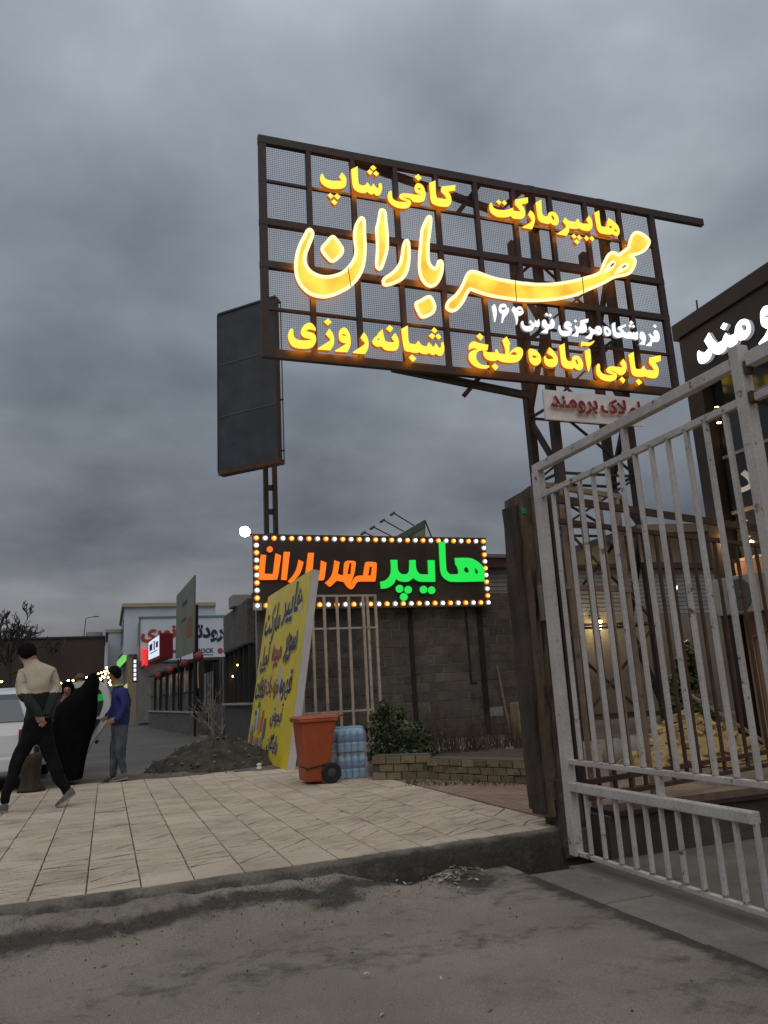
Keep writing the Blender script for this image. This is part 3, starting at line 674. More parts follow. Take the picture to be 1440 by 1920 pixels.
# ---------------------------------------------------------------- small estate-agent sign under it
ey = SY-0.2
c = [at_y(1020, 733, ey), at_y(1203, 744, ey), at_y(1206, 800, ey), at_y(1022, 785, ey)]
ex0, ex1 = (c[0].x+c[3].x)/2, (c[1].x+c[2].x)/2; ez1, ez0 = (c[0].z+c[1].z)/2, (c[2].z+c[3].z)/2
panelw = mat('white_sheet_panel', (0.78, 0.75, 0.74), (0.66, 0.62, 0.62), scale=2.5, rough=0.28)
maroon = mat('maroon_letter', (0.20, 0.012, 0.016), rough=0.4); cream_edge = mat('cream_letter_edge', (0.55, 0.42, 0.3), rough=0.5)
es = thing('panel_sign', 'white panel sign with raised dark red letters below the big yellow sign', 'sign', ((ex0+ex1)/2, ey, ez0))
MB().box((ex0, ey, ez0), (ex1, ey+0.05, ez1)).build('panel', panelw, es, bevel=0.006)
for x in (X2, X4): MB().box((x-0.04, ey+0.05, ez0+0.3), (x+0.04, YF-0.085, ez0+0.38)).build('bracket', towersteel, es)
w = ex1-ex0; h = ez1-ez0
mb = MB(); text_on(mb, 'برومند', (ex0+0.04*w, ey, ez0+0.20*h), (1,0,0), (0,0,1), 0.47*w, 0.58*h, bold=0.035, lift=0.05, mi=0, thick=0.035)
mb.build('lettering', [maroon, cream_edge], es)
mb = MB(); text_on(mb, 'املاک', (ex0+0.54*w, ey, ez0+0.30*h), (1,0,0), (0,0,1), 0.42*w, 0.52*h, bold=0.035, lift=0.05, mi=0, thick=0.035)
mb.build('lettering', [maroon, cream_edge], es)

# ================================================================ marquee sign with running bulbs over the block wall
MY = 16.6
a, b, c2, d2 = at_y(478, 1002, MY), at_y(912, 1011, MY), at_y(917, 1139, MY), at_y(474, 1138, MY)
mx0, mx1 = (a.x+d2.x)/2, (b.x+c2.x)/2; mz1, mz0 = (a.z+b.z)/2, (c2.z+d2.z)/2
board = mat('marquee_board', (0.035, 0.026, 0.022), (0.022, 0.018, 0.017), scale=3, rough=0.55)
mq = thing('marquee_sign', 'dark board ringed with bulbs, green and orange lit letters on block wall', 'sign', ((mx0+mx1)/2, MY, mz0))
MB().box((mx0, MY, mz0), (mx1, MY+0.16, mz1)).build('board', board, mq, bevel=0.01)
fr = mat('marquee_frame', (0.06, 0.045, 0.035), rough=0.5)
MB().box((mx0-0.02, MY-0.02, mz1-0.02), (mx1+0.02, MY+0.1, mz1+0.02)).build('frame', fr, mq)
MB().box((mx0-0.02, MY-0.02, mz0-0.02), (mx1+0.02, MY+0.1, mz0+0.02)).build('frame', fr, mq)
bw = emat('white_bulb', (1.0, 0.96, 0.9), 3.0); ba = emat('amber_bulb', (1.0, 0.46, 0.09), 3.0)
cw = emat('white_bulb_halo', (0.75, 0.72, 0.66), 0.10, (0.3, 0.3, 0.3)); ca = emat('amber_bulb_halo', (1.0, 0.26, 0.01), 0.5, (0.3, 0.12, 0.02))  # dim glowing rings added round the bulbs as their halo of light
def bulb_mesh(nm, m1, m2):
    mb = MB()
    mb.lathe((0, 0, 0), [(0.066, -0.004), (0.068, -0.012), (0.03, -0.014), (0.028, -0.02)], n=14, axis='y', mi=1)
    mb.lathe((0, 0, 0), [(0.024, -0.02), (0.036, -0.035), (0.038, -0.05), (0.03, -0.068), (0.012, -0.076)], n=12, axis='y', mi=0)
    return mb.mesh(nm, [m1, m2])
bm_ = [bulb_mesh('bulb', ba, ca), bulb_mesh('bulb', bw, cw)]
bp = [(0, i/28, 1) for i in range(29)] + [(0, i/28, 0) for i in range(29)] + [(1, 0, i/9) for i in range(1, 9)] + [(1, 1, i/9) for i in range(1, 9)]
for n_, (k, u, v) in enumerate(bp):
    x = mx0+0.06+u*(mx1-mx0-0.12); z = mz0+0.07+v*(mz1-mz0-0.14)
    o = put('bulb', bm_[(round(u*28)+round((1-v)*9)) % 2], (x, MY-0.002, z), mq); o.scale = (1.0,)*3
ML = MY-0.06; MD = Vector((0, 0.05, 0)); ZN = 250/1440; ZP = 225/1440
letters(mq, 'letter', [org_, orgs], ML, MD, (470, 1000, ZN), [
 "110,228! 168,235! 150,435! 240,440! 268,215! 330,240! 295,470 270,500! 100,500 80,470!", (207, 172, 33),
 "358,200! 425,200! 390,505! 328,500!", "518,285! 572,310! 540,420 480,500 430,535! 400,520! 460,450 495,380",
 "620,210! 685,210! 665,445! 745,445! 760,292! 820,318! 797,485 770,508! 620,508 585,480!",
 ["1235,330 1260,308 1340,312 1362,340 1350,500 1335,520! 1180,520! 1150,530 1110,590 1080,603 1040,575 1005,525! 930,510! 880,560 850,578! 803,535! 850,490 885,420 905,290! 962,310! 940,440! 1000,455! 1010,330 1040,298 1110,298 1135,320 1120,430 1090,520 1085,545! 1120,480 1160,458 1215,455!", "1068,320! 1090,320! 1080,440! 1045,440!", "1285,360! 1310,360! 1300,455! 1270,455!"],
 (660, 580, 26)])
letters(mq, 'letter', [grn, grns], ML-0.03, MD, (700, 1000, ZP), [
 "205,318! 290,318! 295,430 330,480 380,490 425,460 432,320! 510,320! 515,420 550,480 600,492 660,492! 652,322! 735,322! 745,580! 580,580 520,565 480,535! 430,575 370,582 310,570 275,545! 240,610 170,655 90,665! 82,580! 140,565 195,510 212,430",
 ["785,102! 862,102! 875,400 890,460 930,490 1010,490! 1020,460 1005,400! 985,375! 975,295! 1150,295 1240,330 1310,390 1335,450! 1335,575! 1200,580 960,582 880,560 820,500 800,400", "1090,430 1110,405 1135,420 1145,465 1120,470 1095,455", "1215,410! 1255,450! 1250,490! 1225,480!"],
 (315, 665, 47), (418, 677, 46), (367, 762, 47), (603, 675, 46), (700, 682, 46)])
# junction box at the lower left corner
MB().box((mx0-0.03, MY-0.03, mz0-0.03), (mx0+0.16, MY-0.012, mz0+0.13)).build('junction_box', mat('junction_grey', (0.3, 0.3, 0.29), rough=0.5), mq)

# ---------------------------------------------------------------- floodlight
fp = at_y(458, 998, MY+0.1)
fd = thing('floodlight', 'glaring white floodlight at the left end of the bulb-ringed board', 'floodlight', fp)
blk = mat('black_metal', (0.015, 0.015, 0.016), (0.03, 0.028, 0.027), scale=8, rough=0.5)
MB().lathe(fp, [(0.10, 0.0), (0.125, -0.05), (0.125, -0.07), (0.118, -0.072)], n=20, axis='y').build('housing', blk, fd)
MB().lathe(fp+Vector((0, -0.073, 0)), [(0.116, 0.0), (0.112, -0.012), (0.08, -0.03), (0.03, -0.04)], n=20, axis='y').build('lens', emat('flood_lens', (0.85, 0.97, 1.0), 30.0), fd, smooth=True)
MB().bar(fp+Vector((0, 0.03, 0)), Vector((mx0+0.05, MY+0.1, fp.z-0.06)), 0.03).build('bracket', blk, fd)

# ================================================================ dark billboard on a pole behind
T = 17.95
q = [at_d(408, 572, T), at_d(513, 541, T*0.962), at_d(523, 868, T*0.962), at_d(411, 897, T)]
u = (q[1]+q[2]-q[0]-q[3]); u.z = 0; wdt = u.length/2; u.normalize(); nn = Vector((0,0,1)).cross(u)   # nn points away from camera
if nn.y < 0: nn = -nn
base = (q[0]+q[3])/2; ztop = (q[0].z+q[1].z)/2; zbot = (q[2].z+q[3].z)/2
pole = base + u*(wdt*0.86); 
dbb = thing('billboard', 'tall unlit dark blue-grey billboard on a black ladder-like pole', 'billboard', (pole.x, 17.28, 0))
cloth = mat('dark_billboard_cloth', (0.028, 0.040, 0.054), (0.045, 0.060, 0.077), scale=1.6, rough=0.75, bump=0.05, bscale=9, grain=(14, .12))
slant = 0.0
for i in range(3):
    z0 = zbot + (ztop-zbot)*i/3; z1 = zbot + (ztop-zbot)*(i+1)/3-0.012
    pts = []
    for dz in (z0, z1):
        for (s_, nn_) in ((0, 0), (wdt, 0), (wdt, 0.1), (0, 0.1)):
            p = Vector((base.x, base.y, 0)) + u*s_ + nn*nn_; pts.append((p.x, p.y, dz))
    MB().hexa(pts).build('panel', cloth, dbb)
seamm = mat('billboard_seam', (0.12, 0.13, 0.14), rough=0.6)
def bp3(s_, n_, z): p = Vector((base.x, base.y, 0)) + u*s_ + nn*n_; return Vector((p.x, p.y, z))
for i in (1, 2): MB().bar(bp3(0.01, -0.004, zbot+(ztop-zbot)*i/3-0.006), bp3(wdt-0.01, -0.004, zbot+(ztop-zbot)*i/3-0.006), 0.012).build('seam', seamm, dbb)
MB().bar(bp3(-0.01, 0.05, ztop+0.02), bp3(wdt+0.02, 0.05, ztop+0.02), 0.14, 0.05).build('frame', blk, dbb)
MB().bar(bp3(-0.01, 0.09, zbot-0.05), bp3(wdt+0.05, 0.09, zbot-0.05), 0.2, 0.1).build('frame', mat('rusty_beam', (0.06, 0.035, 0.022), (0.1, 0.05, 0.03), rough=0.8), dbb)
for s_ in (-0.015, wdt+0.02): MB().bar(bp3(s_, 0.05, zbot-0.03), bp3(s_, 0.05, ztop), 0.03, 0.12, up=nn).build('frame', blk, dbb)
MB().tube([bp3(wdt+0.09, 0.1, zbot-0.05), bp3(wdt+0.09, 0.1, ztop-0.1), bp3(wdt+0.03, 0.1, ztop)], 0.014, n=6).build('cable', blk, dbb)
for i in range(4): MB().bar(bp3(wdt+0.02, 0.1, zbot+0.2+i*(ztop-zbot-0.3)/3), bp3(wdt+0.11, 0.1, zbot+0.2+i*(ztop-zbot-0.3)/3), 0.03).build('clip', blk, dbb)
PB = 17.28
pl, pr = at_y(499, 950, PB).x, at_y(516, 950, PB).x
for x in (pl, pr): MB().box((x-0.05, PB-.075, 0), (x+0.05, PB+.075, ztop-.6)).build('pole', blk, dbb)
for z in (zbot+.3, ztop-.9): MB().bar(bp3(wdt*.8, .1, z), Vector(((pl+pr)/2, PB-.07, z)), .08).build('bracket', blk, dbb)
for i in range(9): MB().box((pl, PB-.03, zbot-0.35-i*0.58), (pr, PB+.03, zbot-0.22-i*0.58)).build('rung', blk, dbb)
# ================================================================ white gate leaf swung open on the right
GX = 3.33
gpaint = mat('gate_paint', (0.52, 0.49, 0.465), (0.42, 0.39, 0.365), scale=3, rough=0.55, bump=0.15, bscale=30, spots=(0.13, 0.065, 0.035), sscale=11, slo=0.61, shi=0.68, grain=(55, .16))
rustm = mat('rust', (0.085, 0.035, 0.02), (0.15, 0.07, 0.038), scale=7, rough=0.9, bump=0.5, bscale=40)
def GP(x, y): return at_x(x, y, GX)
gate = thing('gate_leaf', 'tall off-white barred gate leaf standing open beside the driveway', 'gate', (GX, 5.36, -0.2))
ye = 5.36; yn = 3.12
ztop_, zsec, zum, zmid, zbo = 2.86, 2.62, 0.525, 0.345, -0.125
def gbar(name, a, b, w, h, up=(0,0,1), m=gpaint): return MB().bar(a, b, w, h, up).build(name, m, gate, bevel=min(w, h)*0.12)
gbar('stile', (GX, ye, zbo-0.02), (GX, ye, ztop_-0.035), 0.09, 0.075, (1,0,0))
gbar('rail', (GX, ye+0.045, ztop_), (GX, 3.16, ztop_-0.03), 0.06, 0.07)
gbar('rail', (GX, ye-0.04, zsec), (GX, 3.16, zsec-0.02), 0.035, 0.045)
gbar('rail', (GX, ye-0.04, zum), (GX, 2.3, zum), 0.045, 0.035)
gbar('rail', (GX, ye+0.03, zmid), (GX, 3.53, zmid), 0.066, 0.065)
gbar('rail', (GX, ye-0.03, zbo), (GX, 2.3, zbo-0.02), 0.04, 0.03)
tops = [1036, 1061, 1086, 1110.5, 1137, 1162, 1190, 1220, 1250.5, 1284, 1319.5, 1358.5]
def rail_y(x, z):     # where the upright seen at this pixel column stands along the gate
    lo, hi = 2.2, 6.0
    for _ in range(40):
        mid = (lo+hi)/2; p = Vector((GX, mid, z))-CO; sx = CX+F*p.dot(CR)/p.dot(_f)
        if sx > x: lo = mid
        else: hi = mid
    return mid
ys = [rail_y(x, zsec) for x in tops]
for y in ys: gbar('bar', (GX, y, zum), (GX, y+random.uniform(-.006,.006), zsec), 0.027, 0.028, (1,0,0))
lows = [1101, 1127, 1157, 1184, 1213, 1243, 1274, 1308, 1346, 1384, 1424]
yl = [rail_y(x, zmid-0.15) for x in lows]
for y in yl: gbar('bar', (GX, y, zbo), (GX, y, zmid), 0.025, 0.027, (1,0,0))
yst = rail_y(1238, 0.43); gbar('stub', (GX, yst, zmid), (GX, yst, zum), 0.04, 0.04, (1,0,0))
yst = rail_y(1171, 2.74); gbar('stub', (GX, yst, zsec), (GX, yst, ztop_), 0.04, 0.04, (1,0,0))
yp = rail_y(1391, 2.75)
gbar('stile', (GX, yp, -0.1), (GX, yp, ztop_+0.06), 0.075, 0.078, (1,0,0))
MB().box((GX-0.03, yp-0.07, ztop_-0.13), (GX+0.02, yp-0.043, ztop_-0.05)).build('hinge', rustm, gate, bevel=0.008)
MB().box((GX-0.03, yp-0.07, zsec-0.06), (GX+0.02, yp-0.043, zsec+0.01)).build('hinge', rustm, gate, bevel=0.008)
# next leaf, mostly out of the frame
g2 = thing('gate_leaf', 'next off-white gate leaf cut off by the right edge of the frame', 'gate', (GX, 2.4, -0.2))
for z, w, h in ((ztop_-0.05, 0.07, 0.08), (zsec-0.03, 0.035, 0.045)):
    MB().bar((GX, yp-0.07, z), (GX, 1.5, z-0.02), w, h).build('rail', gpaint, g2, bevel=0.005)
MB().bar((GX, 1.5, -0.15), (GX, 1.5, ztop_), 0.09, 0.075, (1,0,0)).build('stile', gpaint, g2, bevel=0.005)
MB().bar((GX, 1.5, -0.1), (GX, 2.95, -0.1), 0.04, 0.04).build('rail', gpaint, g2, bevel=0.005)
for k in range(8): MB().bar((GX, 2.86-k*0.17, -0.1), (GX, 2.86-k*0.17, zsec-0.03), 0.024, 0.026, (1,0,0)).build('bar', gpaint, g2)
# ---------------------------------------------------------------- rusty gate post
post = thing('gate_post', 'broad weathered brown steel and timber gate post with rusty stripe', 'post', (3.5, 5.8, -0.2))
woodp = mat('weathered_post', (0.085, 0.058, 0.040), (0.15, 0.105, 0.072), scale=9, rough=0.95, bump=0.8, bscale=25, spots=(0.02, 0.016, 0.014), sscale=4, slo=0.55, shi=0.66, stretch=(1, 1, 0.25))
redr = mat('red_rust_channel', (0.085, 0.022, 0.014), (0.05, 0.022, 0.016), scale=5, rough=0.85, bump=0.4, stretch=(1, 1, 0.3))
def wob_box(x0, x1, y0, y1, z0, z1, amp, seed, n=16):
    mb = MB(); rings = []
    for k in range(n+1):
        z = z0+(z1-z0)*k/n; f = lambda a: amp*fbm((seed+a*3.1, z*2.3, seed), 1.0, 3)
        rings.append([(x0+f(1), y0+f(2), z), (x1+f(3), y0+f(4), z), (x1+f(5), y1, z), (x0+f(6), y1, z)])
    rings[-1] = [(p[0], p[1], p[2]+0.05*fbm((p[0]*30, p[1]*20, 0))) for p in rings[-1]]
    for r in rings: mb.v += [Vector(p) for p in r]
    for k in range(n):
        for j in range(4): mb.f.append((k*4+j, k*4+(j+1) % 4, k*4+4+(j+1) % 4, k*4+4+j)); mb.m.append(0)
    mb.f.append((0,3,2,1)); mb.f.append((n*4, n*4+1, n*4+2, n*4+3)); mb.m += [0, 0]; return mb
wob_box(3.285, 3.325, 5.72, 5.95, 0.12, 2.66, 0.018, 1.0, 40).build('timber', mat('post_dark', (0.035, 0.026, 0.02), (0.075, 0.054, 0.04), scale=7, rough=0.95, bump=0.8, bscale=25, stretch=(1, 1, 0.3)), post)
wob_box(3.326, 3.38, 5.69, 5.95, 0.08, 2.73, 0.016, 3.0, 40).build('timber', woodp, post)
wob_box(3.381, 3.435, 5.71, 5.95, 0.2, 2.69, 0.02, 7.0, 40).build('timber', mat('post_grey', (0.10, 0.075, 0.055), (0.16, 0.12, 0.088), scale=6, rough=1.0, bump=1.0, bscale=20, spots=(0.03, 0.02, 0.016), sscale=3.5, slo=0.5, shi=0.6, stretch=(1, 1, 0.35)), post)
wob_box(3.432, 3.53, 5.675, 5.96, 0.05, 2.78, 0.03, 5.0, 40).build('timber', mat('weathered_post_light', (0.10, 0.078, 0.058), (0.16, 0.125, 0.092), scale=9, rough=0.95, bump=0.8, bscale=25, spots=(0.05, 0.03, 0.02), sscale=4, slo=0.52, shi=0.62, stretch=(1, 1, 0.25)), post)
MB().box((3.535, 5.70, 0.3), (3.60, 5.9, 2.74)).build('channel', redr, post, bevel=0.006)
MB().box((3.6, 5.66, 0.0), (3.68, 5.74, 2.7)).build('channel', mat('dark_channel', (0.035, 0.022, 0.018), rough=0.8), post, bevel=0.004)
MB().box((3.40, 5.62, 1.62), (3.56, 5.675, 1.92)).build('latch_box', mat('latch_box', (0.14, 0.115, 0.09), (0.2, 0.17, 0.13), scale=6, rough=0.8), post, bevel=0.01)
MB().box((3.33, 5.683, 2.55), (3.375, 5.697, 2.6)).build('tag', mat('green_tag', (0.02, 0.22, 0.12), rough=0.5), post)
wob_box(3.40, 3.6, 5.64, 5.9, -0.22, 0.36, 0.03, 9.0, 6).build('foot', mat('post_foot', (0.06, 0.05, 0.042), (0.12, 0.1, 0.08), scale=8, rough=1.0, bump=0.8), post)
# ---------------------------------------------------------------- low wall and the rusty leaf standing behind it
lowm = mat('low_wall_concrete', (0.05, 0.045, 0.04), (0.085, 0.076, 0.066), scale=2.5, rough=0.95, bump=0.6, bscale=30)
lw = thing('low_wall', 'low dark concrete wall behind the white gate', 'wall', (6, 5.5, -0.25))
MB().box((3.62, 5.34, -0.25), (14, 5.6, 0.10)).build('masonry', lowm, lw, bevel=0.008)
MB().box((3.66, 5.3, 0.1), (14, 5.62, 0.135)).build('coping', mat('coping_iron', (0.04, 0.02, 0.016), rough=0.8), lw)
rgate = thing('rusty_gate', 'rust brown barred gate leaf behind the white gate', 'gate', (3.75, 5.95, 0))
du = Vector((0.9600, 0.2800, 0)); o0 = Vector((3.62, 5.9, 0))
def RG(s, z, off=0.0): return o0 + du*s + Vector((-0.28, 0.96, 0))*off + Vector((0, 0, z))
rb = mat('rust_brown_paint', (0.055, 0.03, 0.02), (0.085, 0.048, 0.032), scale=6, rough=0.8, bump=0.2)
for z, w in ((2.77, 0.07), (2.56, 0.045), (0.27, 0.045), (0.14, 0.04)): MB().bar(RG(0.12, z), RG(4.2, z), 0.045, w).build('rail', rb, rgate)
for k in range(19): MB().bar(RG(0.22+k*0.215, 0.14), RG(0.22+k*0.215, 2.56), 0.028, 0.028, (1,0,0)).build('bar', rb, rgate)
for s_ in (0.12, 4.2): MB().bar(RG(s_, 0.0), RG(s_, 2.82), 0.06, 0.06, (1,0,0)).build('stile', rb, rgate)
cgate = thing('cream_gate', 'short cream barred gate leaf with brown rails behind the post', 'gate', (4.2, 6.2, 0))
crm = mat('cream_paint', (0.30, 0.235, 0.17), (0.22, 0.165, 0.12), scale=5, rough=0.7, spots=(0.1, 0.055, 0.03), sscale=6, slo=0.56, shi=0.68)
for z in (2.95, 1.98, 0.12): MB().bar(RG(0.2, z, 0.16), RG(1.42, z, 0.16), 0.045, 0.05).build('rail', crm, cgate)
for k in range(5): MB().bar(RG(0.24+k*0.285, 0.0, 0.16), RG(0.24+k*0.285, 2.95, 0.16), 0.036, 0.036, (1,0,0)).build('bar', crm, cgate)
# weld beads where the bars meet the rails
wb_ = MB().lathe((0, 0, 0), [(.004, -.004), (.021, 0), (.019, .006), (.004, .010)], n=7).mesh('weld', mat('weld_rust', (0.16, 0.10, 0.07), (0.3, 0.26, 0.23), scale=30, rough=.8))
for y in ys:
    for z in (zsec-.026, zum+.018): o = put('weld', wb_, (GX-.002, y, z), gate); o.scale = (1, 1.15, random.uniform(.7, 1.3))
for y in yl: put('weld', wb_, (GX-.002, y, zbo+.016), gate)
# ================================================================ block wall under the marquee
WY = 16.9
mort = mat('mortar', (0.26, 0.25, 0.23), (0.34, 0.325, 0.30), scale=6, rough=1.0, bump=0.5, bscale=30)
blkm = mat('concrete_block', (0.098, 0.092, 0.085), (0.138, 0.129, 0.118), scale=3, rough=0.97, bump=0.8, bscale=45, spots=(0.05, 0.046, 0.042), sscale=5, slo=0.55, shi=0.7, var=0.18, grain=(45, .3))
wx0, wx1 = 3.05, at_y(1012, 1250, WY).x
wall = thing('block_wall', 'grey concrete block wall beneath the bulb-ringed sign', 'wall', ((wx0+wx1)/2, WY, 0))
MB().box((wx0, WY+0.012, 0), (wx1, WY+0.18, 3.33)).build('mortar', mort, wall)
def block_mesh(w, seed):
    rnd = random.Random(seed); mb = MB(); h = 0.198; c = 0.007
    j = lambda: rnd.uniform(-0.004, 0.004)
    a = [(0+j(), 0.05, 0+j()), (w+j(), 0.05, 0+j()), (w+j(), 0.05, h+j()), (0+j(), 0.05, h+j())]
    b = [(p[0], 0.006, p[2]) for p in a]
    f = [(p[0]+(c if k in (0, 3) else -c), 0, p[2]+(c if k < 2 else -c)) for k, p in enumerate(a)]
    mb.add(a+b+f, [(0,1,5,4), (1,2,6,5), (2,3,7,6), (3,0,4,7), (4,5,9,8), (5,6,10,9), (6,7,11,10), (7,4,8,11), (8,9,10,11)])
    return mb.mesh('block', blkm)
BMS = {w: [block_mesh(w, s+int(w*100)) for s in range(3)] for w in (0.405, 0.2)}
nrow = 16
for r in range(nrow):
    x = wx0+0.005; z = r*0.2085+0.006
    first = 0.2 if r % 2 else 0.405
    while x < wx1-0.15:
        w = first if x < wx0+0.01 else (0.405 if x+0.405 < wx1 else 0.2)
        if x+w > wx1+0.02: break
        if not (8.35 < x+w/2 < 8.7 and r == 2):
            o = put('block', random.choice(BMS[w]), (x, WY-random.uniform(0.0, 0.008), z), wall); o.rotation_euler = (0, random.uniform(-.006,.006), random.uniform(-.01,.01))
        x += w+0.012
dk = mat('dark_steel_strip', (0.016, 0.014, 0.013), (0.028, 0.022, 0.018), scale=6, rough=0.8)
for px_, w in ((772, 0.10), (902, 0.13)):
    t = at_y(px_-3, 1150, WY-0.05); b = at_y(px_+8, 1400, WY-0.05); MB().box((t.x-w/2, WY-0.05, 0), (t.x+w/2, WY-0.012, 3.3)).build('column', dk, wall)
t = at_y(873, 1150, WY); MB().box((t.x-0.02, WY-0.04, 1.22), (t.x+0.02, WY-0.012, 3.3)).build('conduit', dk, wall); MB().box((t.x-0.02, WY-0.04, 1.19), (t.x+0.15, WY-0.014, 1.22)).build('conduit', dk, wall)
# stake leaning on the wall
MB().bar(at_y(932, 1248, WY-0.08), at_y(957, 1378, WY-0.55), 0.05, 0.03).build('stake', mat('stake_wood', (0.22, 0.17, 0.12), (0.15, 0.11, 0.08), scale=10, rough=0.9))
tag(bpy.data.objects['stake'], 'slim pale wooden stake leaning against the block wall', 'stake')
# ---------------------------------------------------------------- cream bar panel standing before the wall
BY = 16.2
cb = mat('bar_panel_paint', (0.50, 0.45, 0.38), (0.40, 0.35, 0.29), scale=6, rough=0.7, spots=(0.12, 0.06, 0.035), sscale=7, slo=0.6, shi=0.7)
bpn = thing('bar_panel', 'cream welded bar panel leaning before the block wall behind the bin', 'gate', (4.0, BY, 0))
bx = [at_y(v, 1118, BY).x for v in (563, 585, 607, 631, 653, 680, 688, 703)]; zt2 = at_y(640, 1117, BY).z; zm2 = at_y(640, 1178, BY).z
for x in bx: MB().bar((x, BY, 0.02), (x, BY, zt2), 0.055, 0.05, (0,1,0)).build('bar', cb, bpn)
for z in (zt2, zm2, 0.75, 0.06): MB().bar((bx[0]-0.02, BY-0.001, z), (bx[-1]+0.02, BY-0.001, z), 0.042, 0.04).build('rail', cb, bpn)
# ---------------------------------------------------------------- planter of small stone bricks
plm = mat('planter_stone', (0.16, 0.125, 0.072), (0.22, 0.18, 0.11), scale=5, rough=0.95, bump=0.6, bscale=40, spots=(0.07, 0.06, 0.045), sscale=5, slo=0.55, shi=0.7, var=0.22)
A, B, C_ = at_z(699, 1463), at_z(802, 1461), at_z(985, 1470)
pln = thing('planter', 'low planter of rough yellowish bricks with a stone slab edge', 'planter', ((A.x+C_.x)/2, (A.y+C_.y)/2, 0))
plj = mat('planter_mortar', (0.085, 0.075, 0.06), rough=1.0)
def run(p, q, rows, bw, bh, back, sk):
    d_ = (q-p); L_ = d_.length; d_.normalize(); nrm = Vector((d_.y, -d_.x, 0))
    if nrm.dot(CO-p) < 0: nrm = -nrm
    H = rows*bh
    pts = [p-nrm*0.02, q-nrm*0.02, q-nrm*back, p-nrm*back]
    MB().hexa([Vector((v.x, v.y, 0)) for v in pts]+[Vector((v.x, v.y, H)) for v in pts]).build('core', plj, pln, fixn=True)
    ang = math.atan2(d_.y, d_.x); ms = []
    for s in range(4):
        rr = random.Random(s+sk); mb = MB(); j = lambda: rr.uniform(-.006, .006); w_, h_ = bw-0.012, bh-0.012
        mb.hexa([(j(), j(), j()), (w_+j(), j(), j()), (w_, 0.06, 0), (0, 0.06, 0), (j(), j(), h_+j()), (w_+j(), j(), h_+j()), (w_, 0.06, h_), (0, 0.06, h_)]); ms.append(mb.mesh('brick', plm))
    flip = nrm.dot(Vector((math.sin(ang), -math.cos(ang), 0))) < 0
    for r in range(rows):
        s_ = -bw*0.5*(r % 2)
        while s_ < L_-0.04:
            if s_ > -0.02:
                pt = p + d_*s_; a = ang
                if flip: pt = p + d_*(s_+bw-0.012); a = ang+math.pi
                o = put('brick', random.choice(ms), (pt.x, pt.y, r*bh+0.004), pln); o.rotation_euler = (0, 0, a+random.uniform(-.02,.02))
            s_ += bw
run(A, B, 3, 0.2, 0.1, 0.3, 1)
run(B, C_, 3, 0.19, 0.085, 0.3, 20)
D_ = at_z(1005, 1470)+Vector((1.2, 2.2, 0)); E_ = A+Vector((0.6, 2.0, 0))
MB().add([(p.x, p.y, 0.2) for p in (A-Vector((0,-.15,0)), B-Vector((0,-.15,0)), C_-Vector((0,-.2,0)), D_, E_)], [(0,1,2,3,4)]).build('earth', soil, pln)
sa, sb = at_y(812, 1408, 11.2), at_y(938, 1398, 11.2)
MB().box((sa.x, 11.1, 0.1), (sb.x, 11.45, sa.z-0.05)).build('back_wall', mat('pebbly_wall', (0.12, 0.10, 0.075), (0.2, 0.17, 0.13), scale=14, rough=1.0, bump=0.9, bscale=25), pln)
MB().box((sa.x-0.02, 11.06, sa.z-0.05), (sb.x+0.02, 11.5, sa.z)).build('slab', mat('slab_stone', (0.3, 0.28, 0.25), rough=0.9), pln, bevel=0.008)
# stub pillar
s0 = at_y(966, 1318, 11.0); pb = MB().box((s0.x-0.02, 10.9, 0), (s0.x+0.26, 11.15, s0.z)).build('brick_pillar', mat('pillar_brick', (0.26, 0.19, 0.12), (0.2, 0.14, 0.09), scale=6, rough=0.95, bump=0.6), bevel=0.012)
tag(pb, 'short tan brick pillar beside the rusty gate post', 'pillar')
# ---------------------------------------------------------------- foliage
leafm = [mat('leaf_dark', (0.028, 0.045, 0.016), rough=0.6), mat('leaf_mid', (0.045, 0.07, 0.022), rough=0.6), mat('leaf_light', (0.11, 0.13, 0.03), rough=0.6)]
twig = mat('twig', (0.05, 0.035, 0.025), rough=0.9)
def foliage(name, clumps, nleaf, size, parent, mats, seed, up=0.3):
    rnd = random.Random(seed); mb = MB()
    for k in range(nleaf):
        c, r, hh = rnd.choice(clumps)
        a = rnd.uniform(0, 6.283); q = rnd.uniform(-1, 1); rad = rnd.random()**0.45
        s_ = math.sqrt(1-q*q); dv = Vector((s_*math.cos(a), s_*math.sin(a), q))
        p = Vector(c)+Vector((dv.x*r, dv.y*r, dv.z*hh))*rad
        n = (dv+Vector((rnd.gauss(0,.5), rnd.gauss(0,.5), rnd.gauss(up,.5)))).normalized(); t = n.orthogonal().normalized()
        t = (Matrix.Rotation(rnd.uniform(0, 6.28), 3, n) @ t); b = n.cross(t); l = size*rnd.uniform(.6, 1.4); w = l*rnd.uniform(.25, .5)
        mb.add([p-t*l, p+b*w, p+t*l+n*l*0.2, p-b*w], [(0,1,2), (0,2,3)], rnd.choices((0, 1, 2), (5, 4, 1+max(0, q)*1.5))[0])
    o = mb.build(name, mats, parent); return o
sp = at_y(752, 1430, 10.55)
shrub = thing('shrub', 'dense dark green shrub in the brick planter beside the water packs', 'shrub', (sp.x, sp.y, 0.2))
rnd = random.Random(5); cl = []
for (px_, py_, r) in ((715, 1345, .16), (712, 1385, .2), (708, 1420, .17), (735, 1360, .2), (745, 1390, .26), (735, 1420, .25), (765, 1375, .2), (775, 1405, .24), (790, 1385, .17), (797, 1415, .17), (750, 1338, .10), (720, 1322, .07), (728, 1333, .06), (782, 1362, .08), (806, 1400, .08), (700, 1345, .06), (760, 1425, .24), (705, 1365, .14)):
    p = at_y(px_, py_, 10.5+rnd.uniform(-.12, .2)); cl.append((p, r, r*0.95))
